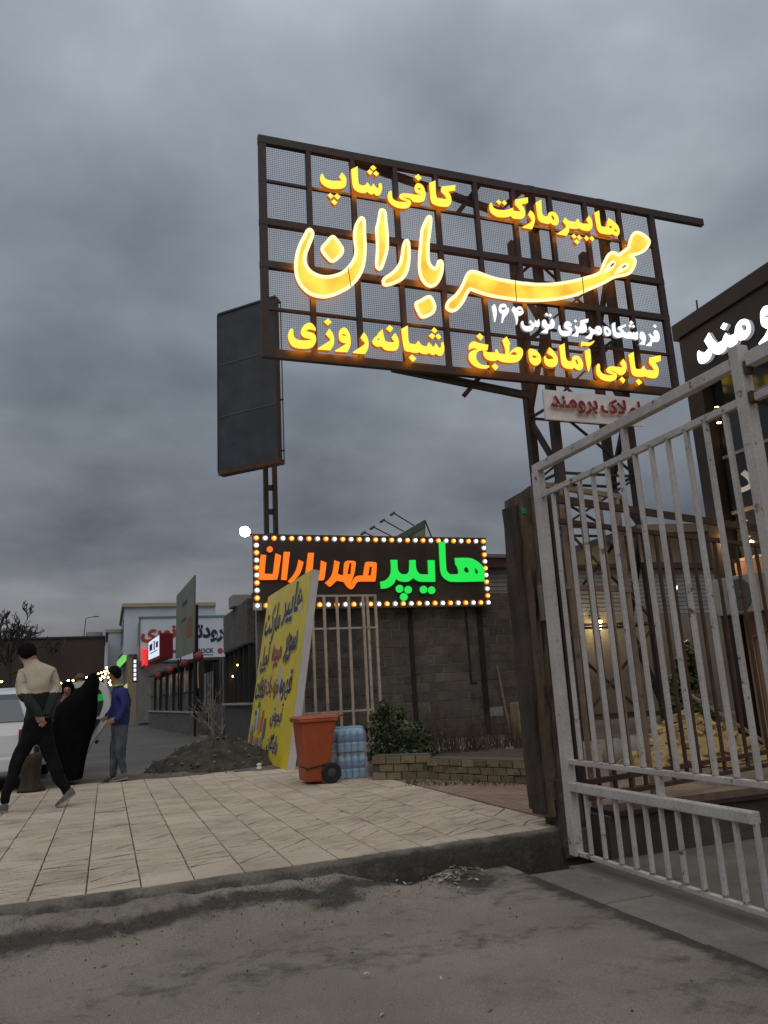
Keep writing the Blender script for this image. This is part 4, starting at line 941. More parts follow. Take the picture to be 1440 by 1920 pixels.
foliage('crown', cl, 4600, 0.036, shrub, leafm, 4)
mb = MB()
for k in range(12):
    e = cl[k][0]; mb.tube([(sp.x+rnd.uniform(-.15,.15), sp.y, 0.15), ((sp.x+e.x)/2, (sp.y+e.y)/2, 0.15+(e.z-.15)*.6), e], [0.014, 0.01, 0.004], n=5)
mb.build('stem', twig, shrub)
mb = MB()
for k in range(420):
    px_ = rnd.uniform(790, 1000); p = at_y(px_, 1420, 10.9+rnd.uniform(-.3, .3)); p.z = 0.2; h = rnd.uniform(.12, .55) if px_ > 850 else rnd.uniform(.2, .75)
    q = p+Vector((rnd.gauss(0, .1), rnd.gauss(0, .06), h)); mb.tube([p, (p+q)/2+Vector((rnd.gauss(0,.03), 0, 0)), q], [0.006, 0.004, 0.002], n=3)
o = mb.build('dry_twigs', mat('dry_twig', (0.065, 0.042, 0.032), rough=0.95)); tag(o, 'thicket of bare brown twigs in the planter before the wall', 'twigs'); o['kind'] = 'stuff'
mb = MB()
for k in range(260):
    px_ = rnd.uniform(760, 985); p = at_z(px_, rnd.uniform(1464, 1474)); h = rnd.uniform(.02, .07); q = p+Vector((rnd.gauss(0, .03), rnd.gauss(0, .03), h))
    t = Vector((rnd.uniform(-.01,.01), rnd.uniform(-.01,.01), 0)); mb.add([p-t, p+t, q], [(0,1,2)])
o = mb.build('weeds', mat('weed_green', (0.06, 0.065, 0.025), rough=0.8)); tag(o, 'sparse weeds along the foot of the brick planter', 'weeds'); o['kind'] = 'stuff'
# ---------------------------------------------------------------- yellow banner board
bn0 = at_z(541, 1444); bn1 = at_y(458, 1414, 16.0); tR = at_y(587, 1068, bn0.y+0.05)
banner = thing('banner_board', 'leaning yellow banner board with dark and red printed lettering', 'banner', ((bn0.x+bn1.x)/2, (bn0.y+bn1.y)/2, 0))
Lb = 16.0-bn0.y; bx_ = (bn0.x+bn1.x)/2; lean = Vector((tR.x-bn0.x, 0, tR.z)); Hb = lean.length; lean.normalize(); bnn = Vector((lean.z, 0, -lean.x))   # away from the street
ybase = bn0.y
def BP(u, v, d_=0.0): return Vector((bx_, ybase+Lb-u, 0.0)) + lean*v + bnn*d_ + Vector((0.05*(u/Lb-0.5), 0, 0))
ywm = mat('yellow_vinyl', (0.80, 0.62, 0.03), (0.70, 0.53, 0.028), scale=1.2, rough=0.4, bump=0.5, bscale=3.2, spots=(0.55, 0.43, 0.06), sscale=1.6, slo=.5, shi=.8); whm = mat('white_vinyl', (0.55, 0.54, 0.52), (0.46, 0.44, 0.43), scale=3, rough=0.5)
mb = MB(); nu, nv = 24, 24
for j in range(nv+1):
    for i in range(nu+1):
        u_, v_ = Lb*i/nu, Hb*j/nv; e = min(i, nu-i)/nu*min(1, (nv-j)/4)
        mb.v.append(BP(u_, v_, -0.011*(.5+fbm((u_*1.6, v_*.9, 2.2)))*min(1, e*8)))
for j in range(nv):
    for i in range(nu): a = j*(nu+1)+i; mb.f.append((a, a+1, a+nu+2, a+nu+1)); mb.m.append(0)
mb.build('face', ywm, banner, smooth=True)
c8 = [BP(0, 0, .002), BP(Lb, 0, .002), BP(Lb, 0, .13), BP(0, 0, .13), BP(0, Hb, .002), BP(Lb, Hb, .002), BP(Lb, Hb, .13), BP(0, Hb, .13)]
MB().hexa(c8).build('frame', whm, banner, fixn=True)
for k in range(9):
    v_ = Hb-0.02; u_ = Lb*(0.08+0.11*k)
    MB().tube([BP(u_, v_, -0.006), BP(u_+0.05, v_-0.12-0.1*random.random(), -0.004)], [0.007, 0.002], n=5).build('crease', whm, banner)
navy = mat('navy_print', (0.02, 0.02, 0.06), rough=0.5); redp_ = mat('red_print', (0.36, 0.03, 0.035), rough=0.5); blackp = mat('black_print', (0.02, 0.025, 0.02), rough=0.5); grnp = mat('dark_green_print', (0.015, 0.05, 0.045), rough=0.5)
whp = mat('white_print', (0.6, 0.58, 0.5), rough=0.5)
UD = (BP(1, 0)-BP(0, 0)).normalized()
def btext(s, u_, v_, w_, h_, m_, slant=0.0):
    mb = MB(); text_on(mb, s, BP(u_-0.02, v_-0.02, -0.012), UD, lean, w_+0.04, h_+0.04, bold=0.06, lift=0.001); mb.build('print_outline', whp, banner)
    mb = MB(); text_on(mb, s, BP(u_, v_, -0.0155), UD, lean, w_, h_, bold=0.025, lift=0.001); mb.build('print', m_, banner)
btext('هایپر', 1.72, 2.36, 1.5, 0.78, navy); btext('مارکت', 0.2, 2.2, 1.42, 0.74, blackp)
btext('سوپر', 2.3, 1.68, 0.9, 0.56, navy); btext('میوه', 1.3, 1.66, 0.78, 0.46, redp_); btext('آجیل', 0.25, 1.62, 0.78, 0.6, blackp)
btext('قهوه', 2.35, 1.06, 0.85, 0.52, navy); btext('مزه جات', 1.15, 1.1, 1.05, 0.42, redp_); btext('تنقلات', 0.15, 1.12, 0.92, 0.42, navy)
btext('آبجوش', 1.9, 0.62, 0.95, 0.40, grnp); btext('رایگان', 1.9, 0.18, 0.85, 0.34, navy)
for (u_, v_, w_, h_, c_) in ((0.62, .55, .2, .42, (.35,.42,.45)), (0.64, .94, .17, .12, (.02,.12,.07)), (.4, .5, .16, .3, (.3,.36,.3)), (.42, .8, .14, .1, (.04,.09,.06)), (.9, .45, .18, .35, (.5,.16,.05)), (1.12, .5, .2, .3, (.42,.06,.04)), (1.15, .8, .16, .1, (.42,.05,.05)), (1.38, .4, .22, .36, (.06,.1,.07)), (1.2, .1, .3, .32, (.12,.17,.28)), (.85, .1, .28, .3, (.25,.1,.06)), (.5, .12, .3, .3, (.3,.2,.1)), (.2, .1, .26, .42, (.22,.08,.06)), (.12, .5, .22, .12, (.4,.3,.22))):
    mb = MB(); nseg = 8
    ring = [(u_+w_*(.5+.5*math.copysign(abs(math.cos(2*math.pi*k/16))**.4, math.cos(2*math.pi*k/16))), v_+h_*(.5+.5*math.copysign(abs(math.sin(2*math.pi*k/16))**.4, math.sin(2*math.pi*k/16)))) for k in range(16)]
    mb.v = [BP(a, b, -0.016-0.0008*(int(u_*100) % 5)) for a, b in ring]; mb.f = [tuple(range(16))]; mb.m = [0]
    mb.build('print', mat('print_%d_%d' % (u_*100, v_*100), c_, tuple(min(1, x*1.7+.05) for x in c_), scale=14, rough=0.5), banner)
# ---------------------------------------------------------------- orange wheelie bin
bc = at_z(588, 1472); by_ = bc.y+0.25
binm = mat('orange_plastic', (0.37, 0.075, 0.02), (0.31, 0.06, 0.018), scale=4, rough=0.5, bump=0.08, spots=(0.16, 0.05, 0.025), sscale=5, slo=0.56, shi=0.75, grain=(50, .12)); rub = mat('black_rubber', (0.014, 0.013, 0.013), rough=0.8)
binn = thing('wheelie_bin', 'orange plastic wheelie bin with black wheels on the tiled pavement', 'bin', (bc.x, by_, 0))
zl = at_y(590, 1352, by_).z
xl0, xl1 = at_y(556, 1352, by_).x, at_y(625, 1352, by_).x; xb0, xb1 = at_y(568, 1466, by_).x, at_y(607, 1466, by_).x
MB().hexa([(xb0, by_-.21, .03), (xb1, by_-.21, .03), (xb1, by_+.21, .03), (xb0, by_+.21, .03), (xl0, by_-.26, zl), (xl1-.03, by_-.26, zl), (xl1-.03, by_+.26, zl), (xl0, by_+.26, zl)]).build('body', binm, binn, bevel=0.025)
MB().box((xl0-.03, by_-.285, zl-.005), (xl1-.01, by_+.285, zl+.035)).build('rim', binm, binn, bevel=0.012)
mb = MB(); mb.hexa([(xl0-.045, by_-.29, zl+.037), (xl1, by_-.29, zl+.037), (xl1, by_+.29, zl+.037), (xl0-.045, by_+.29, zl+.037), (xl0-.02, by_-.26, zl+.07), (xl1-.02, by_-.26, zl+.085), (xl1-.02, by_+.26, zl+.085), (xl0-.02, by_+.26, zl+.07)]); lid = mb.build('lid', binm, binn, bevel=0.014)
MB().tube([(xl1, by_-.2, zl+.06), (xl1+.07, by_-.2, zl+.065), (xl1+.07, by_+.2, zl+.065), (xl1, by_+.2, zl+.06)], 0.018, n=8).build('handle', binm, binn)
for s_ in (-.24, .24):
    wc = Vector((xb1+.045, by_+s_, 0.13))
    wh = MB().lathe(wc, [(0.06, -.022), (0.118, -.026), (0.13, -.014), (0.13, .014), (0.118, .026), (0.06, .022)], n=24, axis='y').build('wheel', rub, binn, smooth=False)
    MB().lathe(wc, [(0.02, -.034), (0.05, -.03), (0.056, -.024), (0.056, .024)], n=14, axis='y').build('hub', mat('grey_hub', (0.05, 0.045, 0.042), rough=0.6), wh)
MB().tube([(xb1+.045, by_-.24, .13), (xb1+.045, by_+.24, .13)], 0.012, n=6).build('axle', blk, binn)
MB().tube([(xb0-.08, by_-.2, .24), (xb0, by_-.24, .2), (xb1+.04, by_-.235, .25)], 0.01, n=6).build('strap', rub, binn)
# ---------------------------------------------------------------- shrink-wrapped water packs, one on the other
wpx0, wpx1 = at_z(632, 1461), at_z(694, 1459); wy = (wpx0.y+wpx1.y)/2; dia = (wpx1.x-wpx0.x)/4*0.995
botm = mat('blue_bottle', (0.36, 0.64, 0.86), (0.24, 0.52, 0.78), scale=9, rough=0.22, trans=0.35, spec=0.6); capm = mat('bottle_cap', (0.35, 0.5, 0.62), rough=0.5); labm = mat('bottle_label', (0.035, 0.12, 0.32), (0.10, 0.22, 0.42), scale=30, rough=0.5)
r_ = dia/2*0.97; bh = 0.335
bmsh = MB(); bmsh.lathe((0, 0, 0), [(r_*.8, 0), (r_, .012), (r_, .06), (r_*.93, .075), (r_, .09), (r_, .125)], n=14, mi=0)
bmsh.lathe((0, 0, 0), [(r_*1.004, .125), (r_*1.004, .205)], n=14, mi=1); bmsh.lathe((0, 0, 0), [(r_, .205), (r_*.98, .235), (r_*.8, .27), (r_*.38, .305)], n=14, mi=0); bmsh.lathe((0, 0, 0), [(.018, .305), (.018, .328), (.016, .331)], n=10, mi=2)
bme = bmsh.mesh('bottle', [botm, labm, capm], smooth=True)
film = mat('shrink_film', (0.75, 0.82, 0.88), rough=0.16, trans=0.0, alpha=0.2, spec=0.8, bump=0.6, bscale=14)
for k, lab in enumerate(('lower shrink-wrapped pack of blue water bottles beside the orange bin', 'upper shrink-wrapped pack of blue water bottles beside the orange bin')):
    z0 = 0.003+k*(bh+0.006); wp = thing('water_pack', lab, 'water pack', ((wpx0.x+wpx1.x)/2, wy+dia*1.5, z0), 'water packs')
    for i in range(4):
        for j in range(3): put('bottle', bme, (wpx0.x+dia*(i+.5)+random.uniform(-.003,.003), wy+dia*(j+.5), z0), wp)
    w0, w1 = wpx0.x-.004, wpx1.x+.004; mb = MB(); e = .03
    mb.hexa([(w0, wy-.004, z0+.002), (w1, wy-.004, z0+.002), (w1, wy+dia*3+.004, z0+.002), (w0, wy+dia*3+.004, z0+.002), (w0+e, wy+e, z0+bh), (w1-e, wy+e, z0+bh), (w1-e, wy+dia*3-e, z0+bh), (w0+e, wy+dia*3-e, z0+bh)])
    mb.v[4:8] = [v-Vector((0,0,0)) for v in mb.v[4:8]]
    z1 = z0+bh*.72; mb = MB(); mb.add([(w0,wy-.004,z0+.002),(w1,wy-.004,z0+.002),(w1,wy+dia*3+.004,z0+.002),(w0,wy+dia*3+.004,z0+.002),(w0,wy-.004,z1),(w1,wy-.004,z1),(w1,wy+dia*3+.004,z1),(w0,wy+dia*3+.004,z1),(w0+e,wy+e,z0+bh),(w1-e,wy+e,z0+bh),(w1-e,wy+dia*3-e,z0+bh),(w0+e,wy+dia*3-e,z0+bh)], [(0,1,5,4),(1,2,6,5),(2,3,7,6),(3,0,4,7),(4,5,9,8),(5,6,10,9),(6,7,11,10),(7,4,8,11),(8,9,10,11)])
    mb.build('film', film, wp)
# ---------------------------------------------------------------- sheet-metal roofed hut behind the wall
def bldg(name, label, cat, loc): return thing(name, label, cat, loc)
hy = 19.6; hx0 = at_y(880, 1100, hy).x; hx1 = 30
hut = bldg('shed', 'long low shed with corrugated grey wall and red-brown roof edge behind wall', 'building', ((hx0+hx1)/2, hy, 0))
hz1 = at_y(950, 1045, hy).z
corr = mat('corrugated_sheet', (0.20, 0.205, 0.21), (0.28, 0.28, 0.28), scale=2, rough=0.45)
mb = MB()
for i in range(12):
    z0 = 3.0+i*0.125; mb.box((hx0, hy, z0), (hx1, hy+.12, z0+.085)); mb.box((hx0, hy+.02, z0+.085), (hx1, hy+.12, z0+.125))
mb.build('sheet_wall', corr, hut)
MB().box((hx0, hy+.01, 0), (hx1, hy+3, 3.0)).build('wall', mat('shed_plaster', (0.20, 0.175, 0.145), (0.15, 0.13, 0.105), scale=1.2, rough=0.9, bump=0.2), hut)
MB().box((hx0-.1, hy-.25, hz1-.34), (hx1, hy+3, hz1-.06)).build('fascia', mat('fascia_redbrown', (0.07, 0.03, 0.025), (0.05, 0.028, 0.024), scale=3, rough=0.8), hut)
MB().box((hx0-.15, hy-.3, hz1-.06), (hx1, hy+3, hz1+.04)).build('roof', mat('roof_grey', (0.16, 0.16, 0.165), rough=0.7), hut)
# ---------------------------------------------------------------- billboard with lamp arms behind the marquee
dT = 30.0
db = thing('roadside_billboard', 'small green and yellow billboard with four lamp arms above the marquee', 'billboard', at_d(800, 1010, dT))
q1, q2, q3 = at_d(797, 976, dT), at_d(797, 1030, dT), at_d(735, 1012, dT*1.25); q4 = at_d(735, 1035, dT*1.25)
dz_ = mat('billboard_back', (0.12, 0.15, 0.13), rough=0.7)
bvec = (q2-q1).normalized()
MB().hexa([q4, q2, q2+Vector((.1,.2,0)), q4+Vector((.1,.2,0)), q3, q1, q1+Vector((.1,.2,0)), q3+Vector((.1,.2,0))]).build('panel', mat('billboard_yellow', (0.30, 0.28, 0.10), (0.25, 0.25, 0.12), scale=1, rough=0.6), db, fixn=True)
e1, e2 = at_d(797, 987, dT*.995), at_d(735, 1022, dT*1.24)
MB().hexa([e2, e1, e1+Vector((.02,.02,0)), e2+Vector((.02,.02,0)), at_d(735, 1010, dT*1.24), at_d(797, 974, dT*.995), at_d(797, 974, dT), at_d(735, 1010, dT*1.25)]).build('band', mat('billboard_green', (0.05, 0.12, 0.09), rough=0.6), db, fixn=True)
ud_ = (at_d(797, 987, dT)-at_d(760, 1008, dT*1.13)).normalized()
mb = MB(); text_on(mb, 'DELTA', at_d(772, 1007, dT*1.0), ud_, (0,0,1), 0.75, 0.30, bold=0.01, arabic=False); mb.build('lettering', mat('billboard_black', (0.03, 0.035, 0.03), rough=0.6), db)
for (a_, b_) in (((776, 985), (738, 962)), ((756, 996), (719, 975)), ((737, 1007), (700, 988)), ((700, 1006), (683, 998))):
    ar = MB().tube([at_d(*a_, dT*1.05), at_d(*b_, dT*.96)], 0.025, n=6).build('lamp_arm', blk, db); MB().bar(at_d(b_[0]+1, b_[1]-1, dT*.96), at_d(b_[0]-5, b_[1]+4, dT*.95), 0.1, 0.06).build('lamp_head', blk, ar)
MB().tube([at_d(797, 976, dT), at_d(811, 1012, dT*1.02)], 0.03, n=6).build('stay', blk, db)
MB().box((q1.x-.1, q1.y+.1, 0), (q1.x+.1, q1.y+.3, q2.z)).build('post', blk, db)
# ================================================================ dark-clad building on the right
BX = 9.0; c0 = at_x(1264, 612, BX); cyb = c0.y
rbld = thing('clad_building', 'dark clad building with glowing white letters on its fascia, right edge', 'building', (BX+2, cyb-3, 0))
clad = mat('dark_cladding', (0.016, 0.015, 0.026), (0.024, 0.021, 0.033), scale=2, rough=0.42)
zf1, zf0 = c0.z, at_x(1279, 728, BX).z
MB().box((BX, -3, zf0), (BX+5, cyb-0.06, zf1-0.28)).build('fascia', clad, rbld)
MB().box((BX-.05, -3, zf1-0.28), (BX+5.1, cyb+.02, zf1)).build('cornice', mat('cornice_maroon', (0.030, 0.020, 0.027), (0.042, 0.026, 0.032), scale=2, rough=0.5), rbld, bevel=0.01)
MB().box((BX+.05, -3, 0), (BX+5, cyb-.45, 2.75)).build('wall', mat('terracotta_plaster', (0.34, 0.20, 0.125), (0.28, 0.165, 0.105), scale=1.5, rough=0.9, bump=0.3), rbld)
MB().box((BX-.02, cyb-.42, 0), (BX+.4, cyb-.08, zf0)).build('column', mat('dark_column', (0.022, 0.017, 0.015), (0.03, 0.022, 0.018), scale=3, rough=0.35), rbld, bevel=0.01)
glassd = mat('dark_glass', (0.012, 0.016, 0.018), rough=0.06, spec=0.8)
MB().box((BX+.2, -3, 2.75), (BX+5, cyb-.45, zf0)).build('glazing', glassd, rbld)
mul = mat('mullion', (0.22, 0.22, 0.22), rough=0.5)
for z in (2.8, 3.55, 4.45, 5.25, zf0-.04): MB().box((BX+.15, -3, z-.025), (BX+.2, cyb-.45, z+.025)).build('mullion', mul, rbld)
for y in (7.9, 6.7, 5.4, 4.1): MB().box((BX+.14, y-.03, 2.75), (BX+.198, y+.03, zf0)).build('mullion', mul, rbld)
MB().box((BX+.13, 4.5, 3.58), (BX+.14, cyb-.5, 4.4)).build('window_film', mat('black_film', (0.012, 0.013, 0.016), rough=0.3), rbld)
mb = MB(); text_on(mb, 'مواد', (BX+.128, cyb-.62, 3.66), (0,-1,0), (0,0,1), 1.5, .62, bold=0.02); mb.build('lettering', mat('window_lettering', (0.8, 0.82, 0.85), rough=0.5), rbld)
MB().box((BX+.122, 6.6, 4.1), (BX+.127, 6.9, 4.3)).build('sticker', mat('red_sticker', (0.35, 0.02, 0.025), rough=0.5), rbld)
ZQ = 150/1440
for it in (["165,1200 180,1135 205,1130 250,1165 300,1160 370,1085! 290,950! 375,800! 450,920 520,995! 610,950 640,870 680,805! 735,860 840,820! 850,720 890,630 960,570 1040,560 1100,610 1132,720 1110,820 1040,910 960,940 900,930! 880,990 820,1040 760,1065 705,1050! 660,1130 580,1185 510,1195 435,1155! 400,1260 330,1330 240,1365 185,1320", "965,700 985,655 1030,660 1055,710 1040,765 1000,765"],
           ["582,720! 640,622! 712,655! 655,760!"],
           ["1300,520 1310,420 1360,340 1440,315 1530,340 1580,450 1600,600 1560,760 1480,900 1290,1020! 1265,1000! 1370,870 1440,740! 1380,715 1320,660", "1370,525 1410,490 1450,485 1470,510 1400,535"]):
    mb = MB(); solid(mb, [outline(w, 1290, 540, ZQ) for w in it], lambda a, b: at_x(a, b, BX-.10), Vector((.07, 0, 0))); mb.build('letter', [emat('cold_white_face', (0.93, 0.97, 1.0), 3.0), whts], rbld)
mast = MB().tube([at_x(1309, 592, BX+.3), at_x(1306, 563, BX+.3)], 0.015, n=6).build('roof_pin', blk, rbld)
warm = emat('warm_lamp', (1.0, 0.62, 0.22), 14.0); warmw = emat('warm_white_lamp', (1.0, 0.80, 0.42), 16.0)
def plight(name, p, e, c, r=0.06, parent=None):
    l = bpy.data.lights.new(name, 'POINT'); l.energy = e; l.color = c; l.shadow_soft_size = r
    o = bpy.data.objects.new(name, l); col.objects.link(o)
    if parent: o.parent = parent; o.location = Vector(p)-ORG[parent]
    else: o.location = p
for px_, py_, lab in ((1346, 778, 'amber wall light high on the dark column under the fascia'), (1351, 990, 'small amber wall light lower on the dark column')):
    p = at_x(px_, py_, BX-.06); wl = thing('wall_light', lab, 'lamp', p)
    MB().lathe(p, [(.035, -.12), (.045, -.1), (.045, .1), (.035, .12)], n=12).build('body', blk, wl)
    MB().lathe(p+Vector((0, 0, .122)), [(.034, 0), (.03, .01)], n=12).build('lens', warm, wl); MB().lathe(p-Vector((0, 0, .135)), [(.03, 0), (.034, .01)], n=12).build('lens', warm, wl)
    plight('bulb_light', p+Vector((-.05, 0, -.22)), 1.6 if py_ < 900 else 26, (1, .55, .2), 0.03, wl)
# air conditioner
ap_ = at_y(1302, 1128, cyb-.02); ax1 = at_y(1372, 1180, cyb-.02)
p0 = at_x(1302, 1178, BX-.3); 
acy0 = cyb-.35
ac = thing('air_conditioner', 'white air conditioner outdoor unit with round fan grille on the building corner', 'air conditioner', (BX-.2, acy0-.4, 2.2))
acm = mat('ac_white', (0.34, 0.33, 0.30), (0.28, 0.27, 0.245), scale=4, rough=0.5)
MB().box((BX-.34, acy0-.85, 1.95), (BX-.02, acy0, 2.5)).build('case', acm, ac, bevel=0.015)
fanc = Vector((BX-.345, acy0-.52, 2.22)); MB().lathe(fanc, [(.23, 0), (.23, -.012), (.215, -.014), (.05, -.01), (.045, -.02)], n=24, axis='x').build('fan_grille', mat('ac_grille', (0.08, 0.08, 0.078), rough=0.6), ac)
for k in range(9): MB().box((BX-.32, acy0+.001, 2.0+k*.052), (BX-.05, acy0+.012, 2.03+k*.052)).build('fin', acm, ac)
for y in (acy0-.75, acy0-.1): MB().bar((BX-.36, y, 1.93), (BX, y, 1.93), .03).build('bracket', blk, ac)
# meter box and lit window on the ground floor
mbx = MB().box((BX-.06, 7.95, .9), (BX+.049, 8.2, 1.25)).build('meter_box', mat('meter_grey', (0.2, 0.17, 0.13), rough=0.7), bevel=0.01); tag(mbx, 'small meter box on the terracotta wall behind the gate', 'meter box')
MB().box((BX+.03, 5.2, 1.1), (BX+.049, 7.35, 2.5)).build('shop_window', emat('shop_window_lit', (0.9, 0.75, 0.4), 0.7), rbld)
for k, (c_, z) in enumerate((((1, .35, .02), 1.55), ((.8, .02, .25), 1.4))):
    MB().tube([(BX+.02, 7.3, z), (BX+.02, 7.1, z+.18), (BX+.02, 6.9, z+.05)], .02, n=6).build('neon', emat('neon_%d' % k, c_, 6.0), rbld)
for k in range(3): MB().box((BX, 5.2, 1.5+k*.4), (BX+.028, 7.35, 1.54+k*.4)).build('window_bar', blk, rbld)
MB().tube([(BX+.02, 9.1, .1), (BX+.02, 9.1, 1.6), (BX+.02, 8.6, 1.75), (BX+.02, 8.6, 2.6)], .02, n=6).build('pipe', mat('pipe_pale', (0.35, 0.28, 0.22), rough=0.6), rbld)
# ---------------------------------------------------------------- lamps in the yard
wl = thing('wall_lantern', 'glowing lantern on the plastered shed wall, seen through the gate bars', 'lamp', at_y(1123, 1175, 19.4))
p = at_y(1123, 1171, 19.4)
def lantern(p, root, s=1.15, e=24):
    MB().lathe(p, [(.05*s, -.13*s), (.095*s, .10*s)], n=6).build('glass', warmw, root)
    MB().lathe(p, [(.115*s, .102*s), (.09*s, .14*s), (.02*s, .19*s)], n=6).build('cap', blk, root); MB().lathe(p, [(.03*s, -.17*s), (.055*s, -.132*s)], n=6).build('base', blk, root)
    plight('bulb_light', p+Vector((0, -.25, -.05)), e, (1, .72, .36), .08, root)
lantern(p, wl); MB().bar(p+Vector((0, 0, -.16)), p+Vector((0, .16, -.16)), .03).build('bracket', blk, wl)
for px_, py_, Yl, lab, s in ((1262, 1110, 12.2, 'glowing lantern on a thin post in the yard behind the gate', 1.0), (1384, 1113, 8.9, 'small lantern beside the glazing, left of a pair', .35), (1396, 1107, 8.8, 'small lantern beside the glazing, right of a pair', .4)):
    p = at_y(px_, py_, Yl) if Yl > 10 else at_x(px_, py_, BX-.12); r = thing('lantern', lab, 'lamp', (p.x, p.y, 0))
    lantern(p, r, s, 90 if s == 1 else 1.5)
    if s == 1: MB().tube([(p.x, p.y, 0), (p.x, p.y, p.z-.15)], .03, n=8).build('post', blk, r)
    else: MB().bar(p+Vector((0, 0, -.06)), Vector((BX+.05, p.y, p.z-.06)), .012).build('bracket', blk, r)
# canopy and dark side hut deep in the yard
can = thing('canopy', 'dark flat canopy roof over the yard between shed and clad building', 'canopy', (12, 13.5, 0))
cz = at_y(1240, 985, 12.5).z; cxl = at_y(1195, 990, 12.5).x
MB().hexa([(cxl, 12.5, cz-.15), (18, 12.5, cz+.1), (18, 16.6, cz+.1), (cxl, 16.6, cz-.15), (cxl, 12.5, cz), (18, 12.5, cz+.35), (18, 16.6, cz+.35), (cxl, 16.6, cz)]).build('roof', mat('canopy_sheet', (0.10, 0.10, 0.105), rough=0.6), can)
for y in (12.6, 16.4): MB().box((cxl+.1, y-.05, 0), (cxl+.2, y+.05, cz-.1)).build('post', dk, can)
MB().box((cxl, 12.52, cz-.75), (18, 12.56, cz-.16)).build('valance', mat('dark_valance', (0.03, 0.032, 0.032), rough=0.7), can)
# plants
th = thing('conifer', 'dark columnar conifer behind the brick heap', 'tree', at_y(1290, 1400, 11.0)); bz = ORG[th]
rnd = random.Random(11); cl = []
for k in range(26):
    t = k/25; p = at_y(1283+6*math.sin(k*2.1)+t*4, 1392-t*165, 11.0+.15*math.sin(k)); cl.append((p, .46*(1-t)**.7+.08, .26))
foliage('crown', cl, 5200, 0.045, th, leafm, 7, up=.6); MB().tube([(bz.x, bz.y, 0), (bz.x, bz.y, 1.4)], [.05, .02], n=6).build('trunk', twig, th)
th = thing('bush', 'low dark bush left of the orange wall behind the gate', 'bush', at_y(1345, 1395, 9.9)); bz = ORG[th]; cl = []
for k in range(12): p = at_y(1330+rnd.uniform(-16, 22), 1385-rnd.uniform(0, 75), 9.95+rnd.uniform(-.15,.15)); cl.append((p, .17, .18))
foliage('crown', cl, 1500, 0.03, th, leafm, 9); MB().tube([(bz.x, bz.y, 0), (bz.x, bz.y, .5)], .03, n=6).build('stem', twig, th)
# heap of yellow bricks
hp = thing('brick_heap', 'heap of tumbled yellow bricks behind the gate bars', 'bricks', (7.6, 8.9, 0))
brm = mat('yellow_brick', (0.40, 0.29, 0.13), (0.30, 0.21, 0.10), scale=8, rough=0.95, bump=0.4, var=0.25)
mb = MB().box((-.1, -.05, -.03), (.1, .05, .03)); bme2 = mb.mesh('brick', brm)
for k in range(210):
    a, b = rnd.gauss(0, .5), rnd.gauss(0, .42); hgt = max(0.03, .62*math.exp(-(a*a/.45+b*b/.35)))
    o = put('brick', bme2, (7.55+a*1.15, 8.95+b, rnd.uniform(max(0.03, hgt-.16), hgt)), hp); o.rotation_euler = (rnd.uniform(-.7,.7), rnd.uniform(-.7,.7), rnd.uniform(0, 3.14))
mb = MB(); mb.lathe((7.55, 8.95, 0), [(1.0, .0), (.8, .12), (.55, .3), (.28, .46), (.05, .55)], n=16, sx=1.1, sy=.85); mb.build('rubble_core', brm, hp)
MB().bar((8.5, 8.6, .15), (7.9, 9.4, .9), .12, .03).build('plank', mat('plank_wood', (0.2, 0.15, 0.09), rough=0.9)); tag(bpy.data.objects['plank'], 'pale plank propped on the heap of yellow bricks', 'plank')
for px_, py_, lab in ((1157, 1425, 'white sack slumped behind the cream gate, left one'), (1192, 1418, 'white sack slumped behind the cream gate, right one')):
    p = at_z(px_, py_+12); mb = MB(); mb.lathe(p, [(.12, 0), (.16, .04), (.165, .14), (.14, .24), (.07, .30), (.05, .35)], n=12, sx=1.1, sy=.8)
    mb.v = [v+Vector((.03*fbm(v*6), .03*fbm(v*6+Vector((9,0,0))), 0)) for v in mb.v]; o = mb.build('sack', mat('white_sack', (0.22, 0.215, 0.2), rough=0.8), smooth=True); tag(o, lab, 'sack', 'white sacks in the yard')
# ================================================================ earth heap by the banner
mb = MB(); n = 46; c_ = Vector((1.88, 14.35, 0)); 
for j in range(n+1):
    for i in range(n+1):
        a, b = (i/n*2-1), (j/n*2-1); r = math.sqrt(a*a+b*b); h = max(0, 1-r)**.9*0.56
        x, y = c_.x+a*1.3, c_.y+b*1.2
        z = -.03+h*(1+.25*fbm((x*2, y*2, 0)))+.11*fbm((x*4.5, y*4.5, 3), 1, 6)*(1 if r < .9 else .2)-(.05 if r > .97 else 0)
        mb.v.append(Vector((x, y, z)))
for j in range(n):
    for i in range(n): a = j*(n+1)+i; mb.f.append((a, a+1, a+n+2, a+n+1)); mb.m.append(0)
heapm = mat('heap_soil', (0.035, 0.03, 0.024), (0.075, 0.062, 0.048), scale=6, rough=1.0, bump=1.0, bscale=22)
o = mb.build('earth_heap', heapm, smooth=True); tag(o, 'dark heap of earth at the street edge left of the yellow banner', 'heap'); heap = o
rc = random.Random(31); cb_ = MB(); top_ = [p for p in mb.v if p.z > .0]
for k in range(420):
    p = rc.choice(top_)+Vector((rc.gauss(0, .03), rc.gauss(0, .03), 0)); r = rc.choice((.012, .018, .02, .03, .045))
    cb_.add([p+Vector((r*rc.uniform(.6, 1.2)*a, r*rc.uniform(.6, 1.2)*b, r*c)) for a, b, c in ((1, 0, 0), (0, 1, .1), (-1, 0, 0), (0, -1, .1), (.1, 0, rc.uniform(.5, 1)))], [(0,1,4), (1,2,4), (2,3,4), (3,0,4)], rc.choice((0, 0, 1)))
